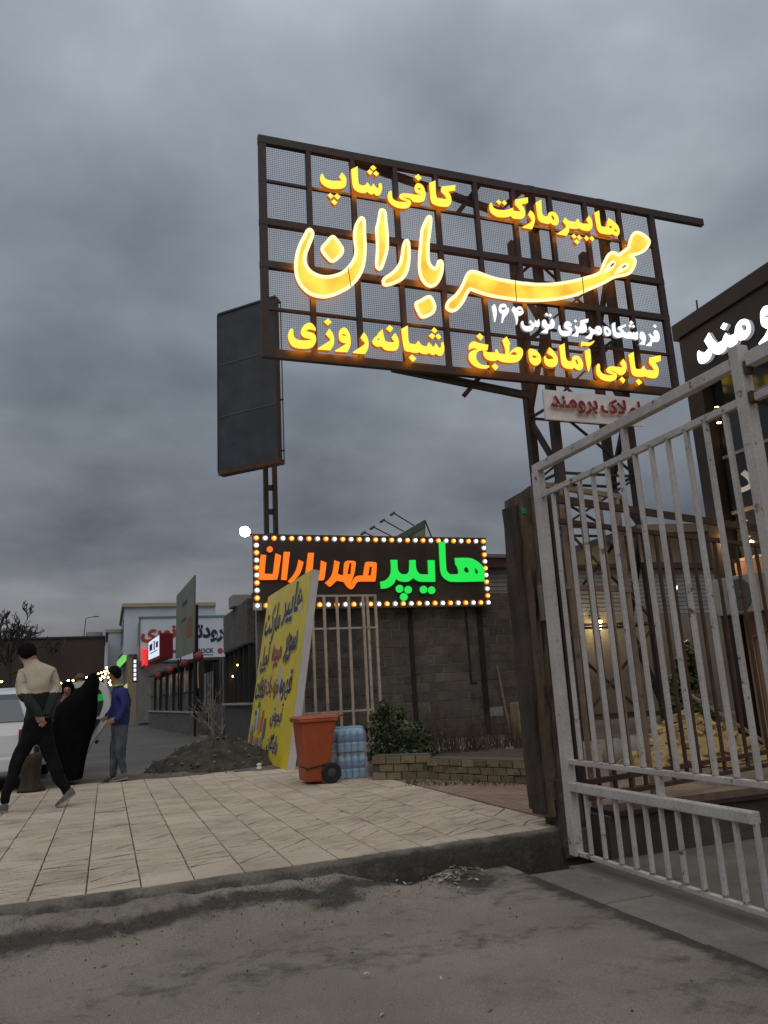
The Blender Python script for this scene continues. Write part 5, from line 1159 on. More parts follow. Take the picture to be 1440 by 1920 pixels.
for k in range(160):
    a = rc.uniform(0, 6.28); q = rc.uniform(.95, 1.35); p = Vector((c_.x+1.3*q*math.cos(a), c_.y+1.2*q*math.sin(a), 0)); p.z = .0 if p.y < 14 else -.04; r = rc.choice((.01, .015, .025))
    cb_.add([p+Vector((r*a_, r*b_, r*c2_)) for a_, b_, c2_ in ((1, 0, 0), (0, 1, .1), (-1, 0, 0), (0, -1, .1), (.1, 0, .7))], [(0,1,4), (1,2,4), (2,3,4), (3,0,4)], 0)
o = cb_.build('clods', [heapm, mat('pale_stone', (0.16, 0.14, 0.115), rough=1.0)], heap); o['kind'] = 'stuff'
cr = MB().lathe(at_z(486, 1443, .02), [(.02, 0), (.05, .02), (.03, .05), (.045, .08), (.01, .1)], n=7).build('litter', mat('white_litter', (0.6, 0.6, 0.58), rough=0.6)); tag(cr, 'crumpled white scrap lying before the earth heap', 'litter')

# ================================================================ shops down the street, right-hand side
FX = 3.0
stone = mat('facade_stone', (0.10, 0.092, 0.082), (0.16, 0.148, 0.132), scale=3.5, rough=0.85, bump=0.4, bscale=12, spots=(0.06, 0.055, 0.05), sscale=7, slo=.5, shi=.62)
fb = thing('stone_shop', 'low shop with stone band above dark glazing, left of the banner', 'building', (5, 19, 0))
def FZ(x, y): return at_x(x, y, FX)
za = 3.25
MB().box((FX, 17.75, 2.35), (7, 21.7, za+.12)).build('parapet', stone, fb)
for k in range(4): MB().box((FX-.012, 17.8+k*.98, 2.38), (FX-.001, 18.76+k*.98, za+.1)).build('cladding_panel', stone, fb)
MB().box((FX+.02, 17.75, -.05), (7, 21.7, .98)).build('base', mat('shop_base', (0.06, 0.055, 0.05), (0.08, 0.073, 0.066), scale=2, rough=0.8), fb)
MB().box((FX-.06, 17.75, .98), (7, 21.7, 1.03)).build('sill', mat('sill_pale', (0.34, 0.33, 0.31), rough=0.7), fb)
MB().box((FX+.12, 17.75, 1.03), (7, 21.7, 2.35)).build('glazing', mat('shop_glass', (0.035, 0.04, 0.04), (0.06, 0.065, 0.06), scale=1.5, rough=0.12, spec=0.9), fb)
for k in range(6): MB().box((FX+.02, 17.8+k*.76, 1.03), (FX+.119, 17.87+k*.76, 2.35)).build('mullion', dk, fb)
for k, (px_, py_) in enumerate(((432, 1272), (437, 1268), (443, 1253), (446, 1247), (449, 1250), (441, 1262))):
    p = at_x(px_, py_, FX+.10); MB().lathe(p, [(.015, -.02), (.03, 0), (.015, .02)], n=6).build('window_lamp', warm, fb)
tk = at_y(455, 1140, 19.5); wt = MB().box((tk.x-.28, 19.3, za+.12), (tk.x+.3, 20, tk.z+.32)).build('water_tank', mat('tank_grey', (0.26, 0.27, 0.3), rough=0.6), bevel=0.02); tag(wt, 'pale box tank on the roof of the stone shop', 'tank')
cm = thing('roof_camera', 'small dark camera on the tank above the stone shop', 'camera', (tk.x+.35, 19.3, tk.z+.2)); q = ORG[cm]
MB().bar(q+Vector((-.15, 0, .1)), q+Vector((.15, -.05, .12)), .12, .1).build('body', blk, cm); MB().bar(q+Vector((.1, 0, -.25)), q+Vector((.1, 0, .08)), .04).build('stand', blk, cm)
# ironwork stretch with pale tangled branches, then kiosk fence with red lanterns
iron = mat('black_iron', (0.014, 0.013, 0.013), rough=0.6); gsh = mat('grey_shutter', (0.16, 0.165, 0.17), (0.21, 0.215, 0.22), scale=3, rough=0.6)
kf = thing('kiosk_front', 'grey kiosk front of panes on a low stone wall down the street', 'kiosk', (2.6, 34, 0))
k0, k1 = Vector((2.95, 27.8, 0)), Vector((2.08, 43.5, 0)); kd = (k1-k0).normalized(); kn = Vector((kd.y, -kd.x, 0)); KL = (k1-k0).length
def kbox(nm, s0, s1, d0, d1, z0, z1, m_):
    q = [k0+kd*s_+kn*d_ for s_, d_ in ((s0, d0), (s0, d1), (s1, d1), (s1, d0))]
    return MB().hexa([Vector((p.x, p.y, z0)) for p in q]+[Vector((p.x, p.y, z1)) for p in q]).build(nm, m_, kf, fixn=True)
kbox('plinth', 0, KL, 0, .3, -.05, .72, stone); kbox('sill', 0, KL, -.05, .35, .72, .78, mat('sill_pale', (0.34, 0.33, 0.31), rough=0.7))
dg_ = mat('dull_glass', (0.10, 0.105, 0.105), (0.16, 0.165, 0.16), scale=1.5, rough=0.3)
for k in range(7): kbox('pane', KL*k/7+.06, KL*(k+1)/7-.06, .12, .16, .8, 2.3, dg_); kbox('post', KL*k/7-.05, KL*k/7+.05, .02, .2, .78, 2.5, iron)
for k in range(7): kbox('glazing_bar', KL*k/7+.06, KL*(k+1)/7-.06, .08, .119, 1.45, 1.5, iron)
kbox('roof', 0, KL, -.1, 2.5, 2.5, 2.6, mat('kiosk_roof', (0.05, 0.05, 0.052), rough=.7))
redl = mat('red_lantern', (0.25, 0.03, 0.03), (0.18, 0.025, 0.025), scale=10, rough=0.7); tas = mat('pale_tassel', (0.4, 0.36, 0.28), rough=0.9)
for k, (px_, py_, pd, lab) in enumerate(((372, 1231, 25.6, 'red round lantern on the black post, nearest of the row'), (347, 1244, 28.0, 'red round lantern on the kiosk front, second in the row'), (319, 1257, 31.5, 'red round lantern on the kiosk front, third in the row'), (297, 1267, 35.5, 'red round lantern on the kiosk front, farthest in the row'))):
    p = at_d(px_, py_, pd); r = thing('paper_lantern', lab, 'lantern', p, 'red lanterns'); s = .17
    MB().lathe(p, [(s*.3, -s*.9), (s*.8, -s*.55), (s, 0), (s*.8, s*.55), (s*.3, s*.9)], n=12).build('shade', redl, r, smooth=True)
    MB().tube([p-Vector((0, 0, s*.85)), p-Vector((.02, 0, s*2.2)), p-Vector((0, 0, s*6))], [.025, .015, .02], n=5).build('tassel', tas, r)
    MB().bar(p+Vector((0, 0, .05)), p+Vector((.5, .2, .05)), .03).build('bracket', iron, r)
MB().tube([at_d(368, 1400, 26.6), at_d(367, 1240, 26.6), at_d(367, 1134, 26.6)], .09, n=8).build('iron_post', iron); tag(bpy.data.objects['iron_post'], 'tall black post carrying a lantern beside the tilted sign', 'post')
ps = thing('hanging_sign', 'pale green slanting sign panel hung on the tall black post', 'sign', at_d(350, 1230, 26))
pts = [at_d(329, 1235, 29), at_d(363, 1222, 26.4), at_d(365, 1078, 26.4), at_d(331, 1117, 29)]
th_ = Vector((.05, .03, 0))
MB().hexa([pts[0], pts[1], pts[1]+th_, pts[0]+th_, pts[3], pts[2], pts[2]+th_, pts[3]+th_]).build('panel', mat('pale_green_panel', (0.23, 0.25, 0.20), (0.18, 0.2, 0.165), scale=1.2, rough=0.6), ps, fixn=True)
u1 = (pts[1]-pts[0]).normalized(); nrm_ = u1.cross((pts[3]-pts[0]).normalized())
for (s_, v0, v1, m_) in ((.35, .72, .78, blackp), (.3, .5, .54, blackp), (.62, .22, .5, mat('faded_red_print', (0.28, 0.12, 0.09), rough=.7)), (.25, .3, .42, mat('faded_tan_print', (0.26, 0.2, 0.14), rough=.7))):
    a_ = pts[0].lerp(pts[1], s_).lerp(pts[3].lerp(pts[2], s_), v0); b_ = pts[0].lerp(pts[1], s_+.28).lerp(pts[3].lerp(pts[2], s_+.28), v0); c__ = pts[0].lerp(pts[1], s_+.28).lerp(pts[3].lerp(pts[2], s_+.28), v1); d__ = pts[0].lerp(pts[1], s_).lerp(pts[3].lerp(pts[2], s_), v1)
    off = (CO-a_).normalized()*.012; MB().add([p_+off for p_ in (a_, b_, c__, d__)], [(0,1,2,3)]).build('print', m_, ps)
MB().tube([at_d(334, 1236, 28.8), at_d(335, 1330, 28.8)], .035, n=6).build('leg', iron, ps)
# tangle of pale bare branches on ironwork
rnd = random.Random(21); tg = thing('bare_climber', 'tangle of pale bare branches over ironwork beside the stone shop', 'climber', at_z(400, 1400)); mb = MB()
def branch(mb, p, d_, l, r, depth, rnd, spread=.6, minr=.004, up=.12):
    pts = [p]; rs = [r]; k = 4
    for i in range(k):
        d_ = (d_+Vector((rnd.gauss(0, .16), rnd.gauss(0, .16), rnd.gauss(up*.5, .12)))).normalized(); pts.append(pts[-1]+d_*l/k); rs.append(max(minr, r*(1-.45*(i+1)/k)))
    mb.tube(pts, rs, n=5 if r > .03 else 4, cap=False)
    if depth == 0: return
    for i in range(rnd.choice((2, 3, 3))):
        t = rnd.randint(2, k); nd_ = (d_+Vector((rnd.gauss(0, spread), rnd.gauss(0, spread), rnd.gauss(up, spread*.6)))).normalized()
        branch(mb, pts[t], nd_, l*rnd.uniform(.55, .82), rs[t]*.72, depth-1, rnd, spread, minr, up)
for k in range(4):
    mb = MB(); p = at_x(392+7*k, 1398, FX+.2); branch(mb, p, Vector((0, rnd.uniform(-.3, .3), 1)), .85, .045, 3, rnd, .4, .008)
    mb.build('branch', mat('pale_bark', (0.2, 0.18, 0.15), rough=0.9), tg)
pl_ = at_x(380, 1398, FX+.3); p2_ = at_x(418, 1398, FX+.3)
MB().box((FX+.3, p2_.y, 0), (FX+.6, pl_.y, 1.0)).build('low_base', stone, tg); MB().box((FX+.7, p2_.y, 0), (FX+.8, pl_.y, 2.5)).build('back_panel', gsh, tg)
for k in range(9): MB().bar((FX+.45, p2_.y+(pl_.y-p2_.y)*k/8, 1), (FX+.45, p2_.y+(pl_.y-p2_.y)*k/8, 2.4), .03).build('iron_bar', iron, tg)
# white showroom sign, frontal
DS = 47.0
sg = thing('showroom', 'grey-white showroom with wide white sign board and roller shutter far down street', 'building', (at_y(340, 1300, DS).x, DS, 0))
A1, A2 = at_y(262, 1158, DS), at_y(424, 1235, DS); px1 = at_y(475, 1200, DS).x
wsg = mat('white_sign_board', (0.56, 0.64, 0.72), (0.50, 0.57, 0.64), scale=.6, rough=0.5); teal = mat('teal_edge', (0.10, 0.2, 0.22), rough=.6)
MB().box((A1.x, DS, A2.z), (px1, DS+.3, A1.z)).build('sign_board', wsg, sg)
for z in (A1.z, A2.z): MB().box((A1.x-.05, DS-.06, z-.05), (px1, DS+.02, z+.05)).build('sign_trim', teal, sg)
MB().box((A1.x-.05, DS-.06, A2.z), (A1.x+.05, DS+.02, A1.z)).build('sign_trim', teal, sg)
shut = MB()
for k in range(26): shut.box((A1.x, DS+.1, .1+k*.13), (px1, DS+.14, .1+k*.13+.1)); shut.box((A1.x, DS+.13, .2+k*.13), (px1, DS+.16, .23+k*.13))
shut.build('shutter', gsh, sg)
MB().box((A1.x, DS+.32, -.1), (px1+4, DS+8, A1.z-.1)).build('wall', gsh, sg)
def dtext(s, x0_, y0_, x1_, y1_, m_, arabic=True, bold=.03):
    a_, b_ = at_y(x0_, y1_, DS-.02), at_y(x1_, y0_, DS-.02); mb = MB(); text_on(mb, s, (a_.x, DS-.01, a_.z), (1,0,0), (0,0,1), b_.x-a_.x, b_.z-a_.z, bold=bold, arabic=arabic); mb.build('lettering', m_, sg)
navyp = mat('navy_sign_print', (0.012, 0.018, 0.06), rough=.5); redsp = mat('red_sign_print', (0.33, 0.045, 0.03), rough=.5)
dtext('برودتی', 348, 1170, 428, 1206, navyp, bold=.05); dtext('نوری', 264, 1172, 331, 1206, redsp, bold=.05)
dtext('BOCK', 370, 1215, 401, 1225, navyp, False, .035); dtext('Danfoss', 305, 1216, 330, 1225, navyp, False)
lg = at_y(413, 1220, DS-.03); MB().lathe((lg.x, DS-.015, lg.z), [(.16, 0), (.16, -.01), (.1, -.012)], n=16, axis='y', sx=1.0).build('logo', redsp, sg)
# white two-storey block
wb = thing('white_block', 'pale two-storey block with beige trim beyond the showroom', 'building', at_z(225, 1365)); WB = 56.0
wbm = mat('pale_render', (0.50, 0.56, 0.64), (0.42, 0.48, 0.55), scale=.4, rough=0.8); bei = mat('beige_trim', (0.34, 0.30, 0.2), rough=.8)
b0, b1 = at_y(230, 1158, WB), at_y(272, 1236, WB); MB().box((b0.x, WB-6, b1.z), (b1.x+4, WB+6, b0.z)).build('upper_floor', wbm, wb); MB().box((b0.x-.15, WB-6.2, b0.z), (b1.x+4, WB+6, b0.z+.22)).build('eaves', bei, wb)
c0_, c1_ = at_y(203, 1192, WB+9), at_y(232, 1250, WB+9); MB().box((c0_.x, WB+6.1, .0), (c1_.x+3, WB+16, c0_.z)).build('rear_wing', wbm, wb); MB().box((c0_.x-.2, WB+6, c0_.z), (c1_.x+3, WB+16, c0_.z+.22)).build('eaves', bei, wb)
MB().box((b0.x+.3, WB-5.8, -.1), (b1.x+4, WB+6, b1.z)).build('ground_floor', mat('beige_render', (0.30, 0.26, 0.18), rough=.8), wb)
for k in range(3): MB().box((b0.x-.03, WB-4.5+k*3.4, b1.z+.8), (b0.x-.001, WB-3.1+k*3.4, b0.z-.6)).build('window', glassd, wb)
for k in range(3): MB().box((b0.x+.2, WB-4.9+k*3.4, .1), (b0.x+.299, WB-2.9+k*3.4, 2.4)).build('shop_window', emat('dim_shop_window', (1.0, .8, .4), .55), wb)
gl = thing('green_sign', 'small glowing green sign slung under the pale block', 'sign', at_d(228, 1240, 50)); MB().bar(at_d(222, 1246, 50), at_d(234, 1233, 47), .2, .35).build('panel', emat('green_sign_face', (.25, .8, .18), .75), gl); MB().bar(at_d(222, 1234, 50), at_d(234, 1222, 47), .06).build('bar', iron, gl)
# red lit projecting sign and its neighbours
rs = thing('projecting_sign', 'red boxed projecting sign with lit white face among the shops', 'sign', at_d(300, 1245, 38)); red_ = mat('red_box', (0.20, 0.012, 0.018), rough=.5)
a_, b_, c__, d__ = at_d(277, 1243, 42), at_d(300, 1234, 38), at_d(300, 1187, 38), at_d(277, 1204, 42); e_ = Vector((.65, .35, 0))
MB().hexa([a_, b_, b_+e_, a_+e_, d__, c__, c__+e_, d__+e_]).build('box', red_, rs, fixn=True)
off = (CO-a_).normalized()*.04
def quad(s0, s1, v0, v1): return [a_.lerp(b_, s0).lerp(d__.lerp(c__, s0), v0)+off, a_.lerp(b_, s1).lerp(d__.lerp(c__, s1), v0)+off, a_.lerp(b_, s1).lerp(d__.lerp(c__, s1), v1)+off, a_.lerp(b_, s0).lerp(d__.lerp(c__, s0), v1)+off]
MB().add(quad(.06, .94, .12, .95), [(0,1,2,3)]).build('lit_face', emat('white_sign_face', (.8, .85, 1.0), .9), rs)
off = (CO-a_).normalized()*.06
for s0, s1, v0, v1 in ((.15, .4, .5, .8), (.5, .6, .45, .85), (.68, .85, .5, .75), (.2, .8, .36, .40)): MB().add(quad(s0, s1, v0, v1), [(0,1,2,3)]).build('print', navyp, rs)
MB().bar(at_d(300, 1187, 38)+e_*1.6+Vector((0,0,.05)), at_d(300, 1240, 38)+e_*1.6, .06).build('stay', iron, rs)
r2 = thing('red_sign', 'glowing red sign panel left of the red boxed sign', 'sign', at_d(264, 1255, 45)); MB().hexa([at_d(258, 1258, 46), at_d(271, 1246, 43), at_d(271, 1246, 43)+e_*.3, at_d(258, 1258, 46)+e_*.3, at_d(258, 1212, 46), at_d(271, 1218, 43), at_d(271, 1218, 43)+e_*.3, at_d(258, 1212, 46)+e_*.3]).build('panel', emat('red_sign_face', (1.0, .04, .04), .8), r2, fixn=True); MB().bar(at_d(258, 1260, 46), at_d(271, 1248, 43), .08).build('frame', iron, r2)
v3 = thing('vertical_sign', 'narrow black vertical sign with lit white characters beside the red sign', 'sign', at_d(253, 1276, 44)); MB().bar(at_d(253, 1279, 44), at_d(253, 1232, 44), .26, .1, (0,1,0)).build('board', iron, v3)
for k in range(5): 
    p = at_d(253, 1273-8.2*k, 43.9); MB().box((p.x-.07, p.y-.03, p.z-.09), (p.x+.07, p.y, p.z+.09)).build('character', emat('white_char', (.85, .9, 1), 1.1), v3)
# far brown building closing the street
fbm_ = mat('far_brown_wall', (0.045, 0.032, 0.027), (0.06, 0.042, 0.035), scale=.4, rough=.9)
p0, p1 = at_y(-160, 1197, 60), at_y(196, 1195, 60); fz = thing('brown_building', 'long dark brown flat-roofed building closing the street at left', 'building', ((p0.x+p1.x)/2, 60, 0))
MB().box((p0.x-10, 60, -.1), (p1.x, 68, p1.z)).build('wall', fbm_, fz); MB().box((p0.x-10, 59.9, p1.z), (p1.x+.05, 68, p1.z+.12)).build('parapet', fbm_, fz)
tk = at_y(177, 1194, 63); MB().lathe((tk.x, 63, p1.z+.12), [(.55, 0), (.6, .1), (.6, .5), (.35, .62), (.1, .64)], n=14).build('roof_tank', mat('tank_grey', (0.26, 0.27, 0.3), rough=0.6)); tag(bpy.data.objects['roof_tank'], 'rounded grey tank on the far brown building', 'tank')
ml = thing('roof_lamp', 'thin lamp arm on the far brown roof beside the tank', 'lamp', (at_y(157, 1195, 61).x, 61, p1.z)); q = ORG[ml]; MB().tube([q, q+Vector((.1, 0, 1.5)), q+Vector((.8, -.3, 1.62))], .03, n=5).build('arm', iron, ml); MB().bar(q+Vector((.7, -.3, 1.6)), q+Vector((1.0, -.35, 1.58)), .12, .06).build('head', iron, ml)
# string lights
sgl = thing('string_lights', 'string of small warm bulbs glowing across the far street', 'lights', at_d(130, 1285, 40)); bme3 = MB().lathe((0, 0, 0), [(.02, -.05), (.06, 0), (.02, .05)], n=6).mesh('bulb', emat('string_bulb', (1.0, .62, .22), 14)); bme4 = MB().lathe((0, 0, 0), [(.02, -.05), (.07, 0), (.02, .05)], n=6).mesh('bulb', emat('string_bulb_white', (.9, .95, 1.0), 14))
sp_ = [(3, 1278), (60, 1283), (85, 1281), (107, 1279), (128, 1276), (137, 1276), (162, 1270), (184, 1263), (190, 1261), (196, 1259), (201, 1258), (205, 1263), (186, 1272), (192, 1268), (198, 1264), (203, 1270), (184, 1276), (189, 1274), (195, 1270), (205, 1280), (207, 1284), (208, 1275), (200, 1252), (114, 1281), (75, 1284)]
for k, (a_, b_) in enumerate(sp_): put('bulb', bme4 if k in (4, 6) else bme3, at_d(a_, b_, 40+.1*k), sgl)
MB().tube([at_d(a_, b_-1, 40.2) for a_, b_ in ((-40, 1276), (60, 1282), (110, 1279), (162, 1269), (205, 1257))], .012, n=4).build('wire', iron, sgl)
gp = thing('green_reflection', 'added green glowing panel standing in for a reflection in the car door window', 'sign', at_d(187, 1330, 34)); MB().hexa([at_d(176, 1316, 34), at_d(200, 1312, 34), at_d(200, 1312, 34.2), at_d(176, 1316, 34.2), at_d(176, 1303, 34), at_d(200, 1300, 34), at_d(200, 1300, 34.2), at_d(176, 1303, 34.2)]).build('panel', emat('green_reflection_face', (.01, .75, .1), 1.0), gp, fixn=True); MB().tube([at_d(188, 1314, 34.1), at_d(188, 1345, 34.1)], .05, n=6).build('post', iron, gp)  # made-up glowing panel on a post, in place of a green reflection in the glass
# bare trees
bark = mat('bare_bark', (0.05, 0.042, 0.037), rough=0.95)
def tree(label, loc, h, seed, l=1.9, r=.16, depth=5):
    rnd = random.Random(seed); t = thing('bare_tree', label, 'tree', loc); p = Vector(loc); mb = MB(); mb.tube([p, p+Vector((.1, 0, h*.5)), p+Vector((.05, 0, h))], [r*1.3, r, r*.9], n=8); mb.build('trunk', bark, t)
    mb = MB()
    for k in range(6):
        a = 6.28*k/6+rnd.uniform(-.4, .4); branch(mb, p+Vector((.05, 0, h*rnd.uniform(.8, 1))), Vector((math.cos(a), math.sin(a), rnd.uniform(.5, 1.2))).normalized(), l, r*.6, depth, rnd, .55, .012, .1)
    mb.build('crown', bark, t)
tree('bare leafless tree standing before the far brown building', at_y(8, 1340, 30)*1.0+Vector((0, 0, -at_y(8, 1340, 30).z-.05)), 2.9, 4, .85, .09, 5)
tree('smaller bare leafless tree at the left edge beyond the car', at_y(-70, 1340, 34)+Vector((0, 0, -at_y(-70, 1340, 34).z-.05)), 3.0, 8, 1.0, .10, 4)
# ================================================================ white car with its rear door open
carw = mat('car_white', (0.62, 0.63, 0.64), rough=0.25, spec=0.6); dkp = mat('dark_plastic', (0.015, 0.015, 0.016), rough=0.6)
cgl = mat('car_glass', (0.03, 0.045, 0.06), rough=0.05, spec=0.9); rim_ = mat('wheel_rim', (0.3, 0.3, 0.31), rough=0.35, metal=.6); tyre = mat('tyre', (0.012, 0.012, 0.012), rough=0.85)
xr = at_y(62, 1400, 12.7).x; xl = xr-1.68; yr = 12.7; xm = (xr+xl)/2; gz = -0.02
car = thing('parked_car', 'white hatchback parked at the left edge with its rear door open', 'car', (xm, yr+1.9, gz))
# side profile (y from rear to front, z), lofted across the width with tumblehome
prof = [(0.02, .32), (0.0, .55), (.03, .80), (.10, .98), (.30, 1.30), (.48, 1.44), (.9, 1.50), (1.5, 1.50), (2.1, 1.42), (2.75, 1.02), (3.3, .93), (3.75, .82), (3.9, .62), (3.88, .35), (3.4, .26), (2.0, .24), (.6, .26)]
mb = MB(); st = [0, .08, .5, .92, 1.0]
def inset(z, s): 
    t = 0 if z < .9 else min(1, (z-.9)/.6); e = .20*t
    return xl+e+(xr-xl-2*e)*s
for s in st:
    for (y, z) in prof:
        k = 0.05 if s in (0, 1.0) else 0.0
        mb.v.append(Vector((inset(z, s), yr+y+(k if y < 1 else -k if y > 3 else 0), gz+z-(k*.5 if z > 1.3 else 0))))
np_ = len(prof)
for a in range(len(st)-1):
    for i in range(np_): j = (i+1) % np_; mb.f.append((a*np_+i, a*np_+j, (a+1)*np_+j, (a+1)*np_+i)); mb.m.append(0)
for a in (0, len(st)-1): mb.f.append(tuple(a*np_+i for i in range(np_))); mb.m.append(0)
mb.build('body', carw, car, fixn=True)
def side_win(x, pts): return
for s, e in ((1, .012), (-1, -.012)):
    for pts in ([(.62, .98), (1.2, .98), (1.2, 1.42), (.62, 1.38)], [(1.28, .98), (2.5, .98), (2.12, 1.34), (1.28, 1.42)]):
        mb = MB(); mb.v = [Vector(((inset(z, 1) if s > 0 else inset(z, 0))+e, yr+y, gz+z)) for y, z in pts]; mb.f = [(0, 1, 2, 3)]; mb.m = [0]; mb.build('side_window', cgl, car)
mb = MB(); mb.v = [Vector((inset(z, s_), yr+y-.02, gz+z+.008)) for y, z, a_ in ((.105, .99, .06), (.30, 1.30, .08), (.40, 1.385, .1)) for s_ in (a_, 1-a_)]; mb.f = [(0,1,3,2), (2,3,5,4)]; mb.m = [0, 0]; mb.build('rear_window', cgl, car)
for s_ in (.06, .94):
    x = xl+(xr-xl)*s_; MB().box((x-.1, yr-.005, gz+.62), (x+.1, yr+.05, gz+.88)).build('tail_light', mat('tail_red', (0.25, 0.01, 0.012), rough=.25), car, bevel=.012)
MB().box((xl+.05, yr-.04, gz+.3), (xr-.05, yr+.1, gz+.5)).build('bumper', carw, car, bevel=.03)
MB().box((xm-.26, yr-.012, gz+.6), (xm+.26, yr+.02, gz+.71)).build('number_plate', mat('plate_white', (0.5, 0.5, 0.48), rough=.5), car)
for x in (xl+.08, xr-.08):
    for y in (.72, 3.15):
        wc = Vector((x, yr+y, gz+.3)); w_ = MB().lathe(wc, [(.2, -.1), (.28, -.105), (.3, -.08), (.3, .08), (.28, .105), (.2, .1)], n=22, axis='x').build('wheel', tyre, car)
        MB().lathe(wc, [(.05, -.09), (.18, -.107), (.195, -.1), (.195, .1), (.18, .107), (.05, .09)], n=16, axis='x').build('rim', rim_, w_)
# open rear door
hng = Vector((inset(.8, 1)+.03, yr+1.75, 0)); tip = at_y(206, 1330, hng.y-.35); dd_ = Vector((tip.x-hng.x, tip.y-hng.y, 0)).normalized(); DL = (Vector((tip.x, tip.y, 0))-hng).length
dn = Vector((dd_.y, -dd_.x, 0)); dn = dn if dn.y > 0 else -dn
def DP(s, z): return hng + dd_*(s*DL) + Vector((0, 0, gz+z))
o_ = outline("0,0.26! 0.50,0.26 0.62,0.34 0.76,0.6 0.93,0.85 1.0,1.05 1.0,1.22 0.93,1.45 0.8,1.56 0.6,1.58 0.1,1.5 0,1.4!".replace('!', '!'), 0, 0, 1)
h_ = outline("0.08,0.98! 0.84,0.98! 0.9,1.2 0.86,1.38 0.76,1.46 0.6,1.48 0.1,1.42!", 0, 0, 1)
door = MB(); solid(door, [o_, h_], DP, dn*.09, 0, 0); dob = door.build('door', carw, car)
t_ = MB(); ti = outline("0.05,0.34! 0.46,0.34 0.58,0.42 0.70,0.66 0.84,0.88 0.86,0.94! 0.05,0.94!", 0, 0, 1); solid(t_, [ti], lambda a, b: DP(a, b)-dn*.025, dn*.024, 0, 0); t_.build('door_trim', dkp, dob)
g_ = MB(); solid(g_, [h_], lambda a, b: DP(a, b)+dn*.045, dn*.006, 0, 0); g_.build('door_glass', mat('door_glass', (0.05, 0.07, 0.07), rough=0.03, alpha=0.45), dob)
MB().bar(DP(.6, .78)-dn*.05, DP(.78, .80)-dn*.05, .03).build('door_handle', rim_, dob)
MB().bar(DP(.80, .55)-dn*.01, DP(.83, .60)-dn*.01, .04).build('door_latch', dkp, dob)
# stump planter behind the walking man
p = at_z(57, 1484); st_ = MB(); st_.lathe(p, [(.19, 0), (.175, .05), (.15, .12), (.145, .2), (.14, .3), (.145, .4), (.15, .47), (.13, .52), (.03, .5)], n=20); st_.v = [v+Vector((.05*fbm((v.x*6, v.y*6, v.z*2)), .05*fbm((v.x*6+5, v.y*6, v.z*2)), .05*fbm((v.x*8, v.y*8, 2)) if v.z > .4 else 0)) for v in st_.v]
tag(st_.build('tree_stump', mat('stump_bark', (0.03, 0.022, 0.016), (0.055, 0.04, 0.03), scale=8, rough=1, bump=.8, stretch=(1,1,.3)), smooth=True), 'short brown tree stump behind the walking man', 'stump')

# ================================================================ people
def person(name, label, nodes, edges, mats, pick, loc, sub=2, fold=(.02, 1.45)):
    root = thing('person', label, 'person', loc)
    me = bpy.data.meshes.new('body'); me.from_pydata([tuple(n[0]) for n in nodes], edges, []); ob = bpy.data.objects.new('tmp', me); col.objects.link(ob)
    sk = ob.modifiers.new('Skin', 'SKIN'); sk.use_smooth_shade = True
    for i, n in enumerate(nodes):
        r = n[1]; me.skin_vertices[0].data[i].radius = r if isinstance(r, tuple) else (r, r)
    me.skin_vertices[0].data[0].use_root = True
    sb_ = ob.modifiers.new('Sub', 'SUBSURF'); sb_.levels = sub; sb_.render_levels = sub
    bpy.context.view_layer.update(); dg = bpy.context.evaluated_depsgraph_get(); m2 = bpy.data.meshes.new_from_object(ob.evaluated_get(dg)); bpy.data.objects.remove(ob)
    m2.name = 'body'; m2.materials.clear()
    for mm in mats: m2.materials.append(mm)
    for v in m2.vertices:
        if v.co.z < fold[1]: v.co += Vector((fold[0]*fbm((v.co.x*9, v.co.y*9, v.co.z*5)), fold[0]*fbm((v.co.x*9+4, v.co.y*9, v.co.z*5)), 0))
    for pl in m2.polygons: pl.material_index = pick(pl.center); pl.use_smooth = True
    for v in m2.vertices: v.co -= Vector(loc)
    put('body', m2, loc, root); return root
skin = mat('skin', (0.30, 0.165, 0.105), rough=0.6); hairm = mat('black_hair', (0.005, 0.0045, 0.0045), rough=0.9, spec=.15)
creamk = mat('cream_knit', (0.50, 0.42, 0.33), (0.42, 0.35, 0.27), scale=12, rough=0.95, bump=.4, bscale=60); greenk = mat('dark_green_knit', (0.011, 0.017, 0.014), (0.018, 0.024, 0.02), scale=12, rough=0.95)
trou = mat('black_trousers', (0.008, 0.008, 0.0105), (0.014, 0.014, 0.018), scale=6, rough=1.0, spec=.15); shoe = mat('grey_shoe', (0.12, 0.105, 0.10), (0.17, 0.15, 0.14), scale=9, rough=0.8); sole = mat('pale_sole', (0.3, 0.27, 0.24), rough=.8)
def hair(root, c, r, fwd, m_=None, back=1.0, seed=1):
    fwd = Vector(fwd).normalized(); mb = MB(); n, k = 18, 12; c = Vector(c)
    for i in range(k+1):
        th = math.pi*.74*i/k
        for j in range(n):
            a = 2*math.pi*j/n; dv = Vector((math.sin(th)*math.cos(a), math.sin(th)*math.sin(a), math.cos(th))); f = dv.dot(fwd)
            q = dv.copy()
            if f > .1 and th > .8: q = (dv + Vector((0, 0, .8*(f-.1)+.35))).normalized()
            mb.v.append(c + Vector((q.x*r*1.02, q.y*r*1.02, q.z*r*1.13))*(1.06+.05*fbm(dv*4+Vector((seed, 0, 0)))))
    for i in range(k):
        for j in range(n): mb.f.append((i*n+j, i*n+(j+1) % n, (i+1)*n+(j+1) % n, (i+1)*n+j)); mb.m.append(0)
    mb.build('hair', m_ or hairm, root, smooth=True)
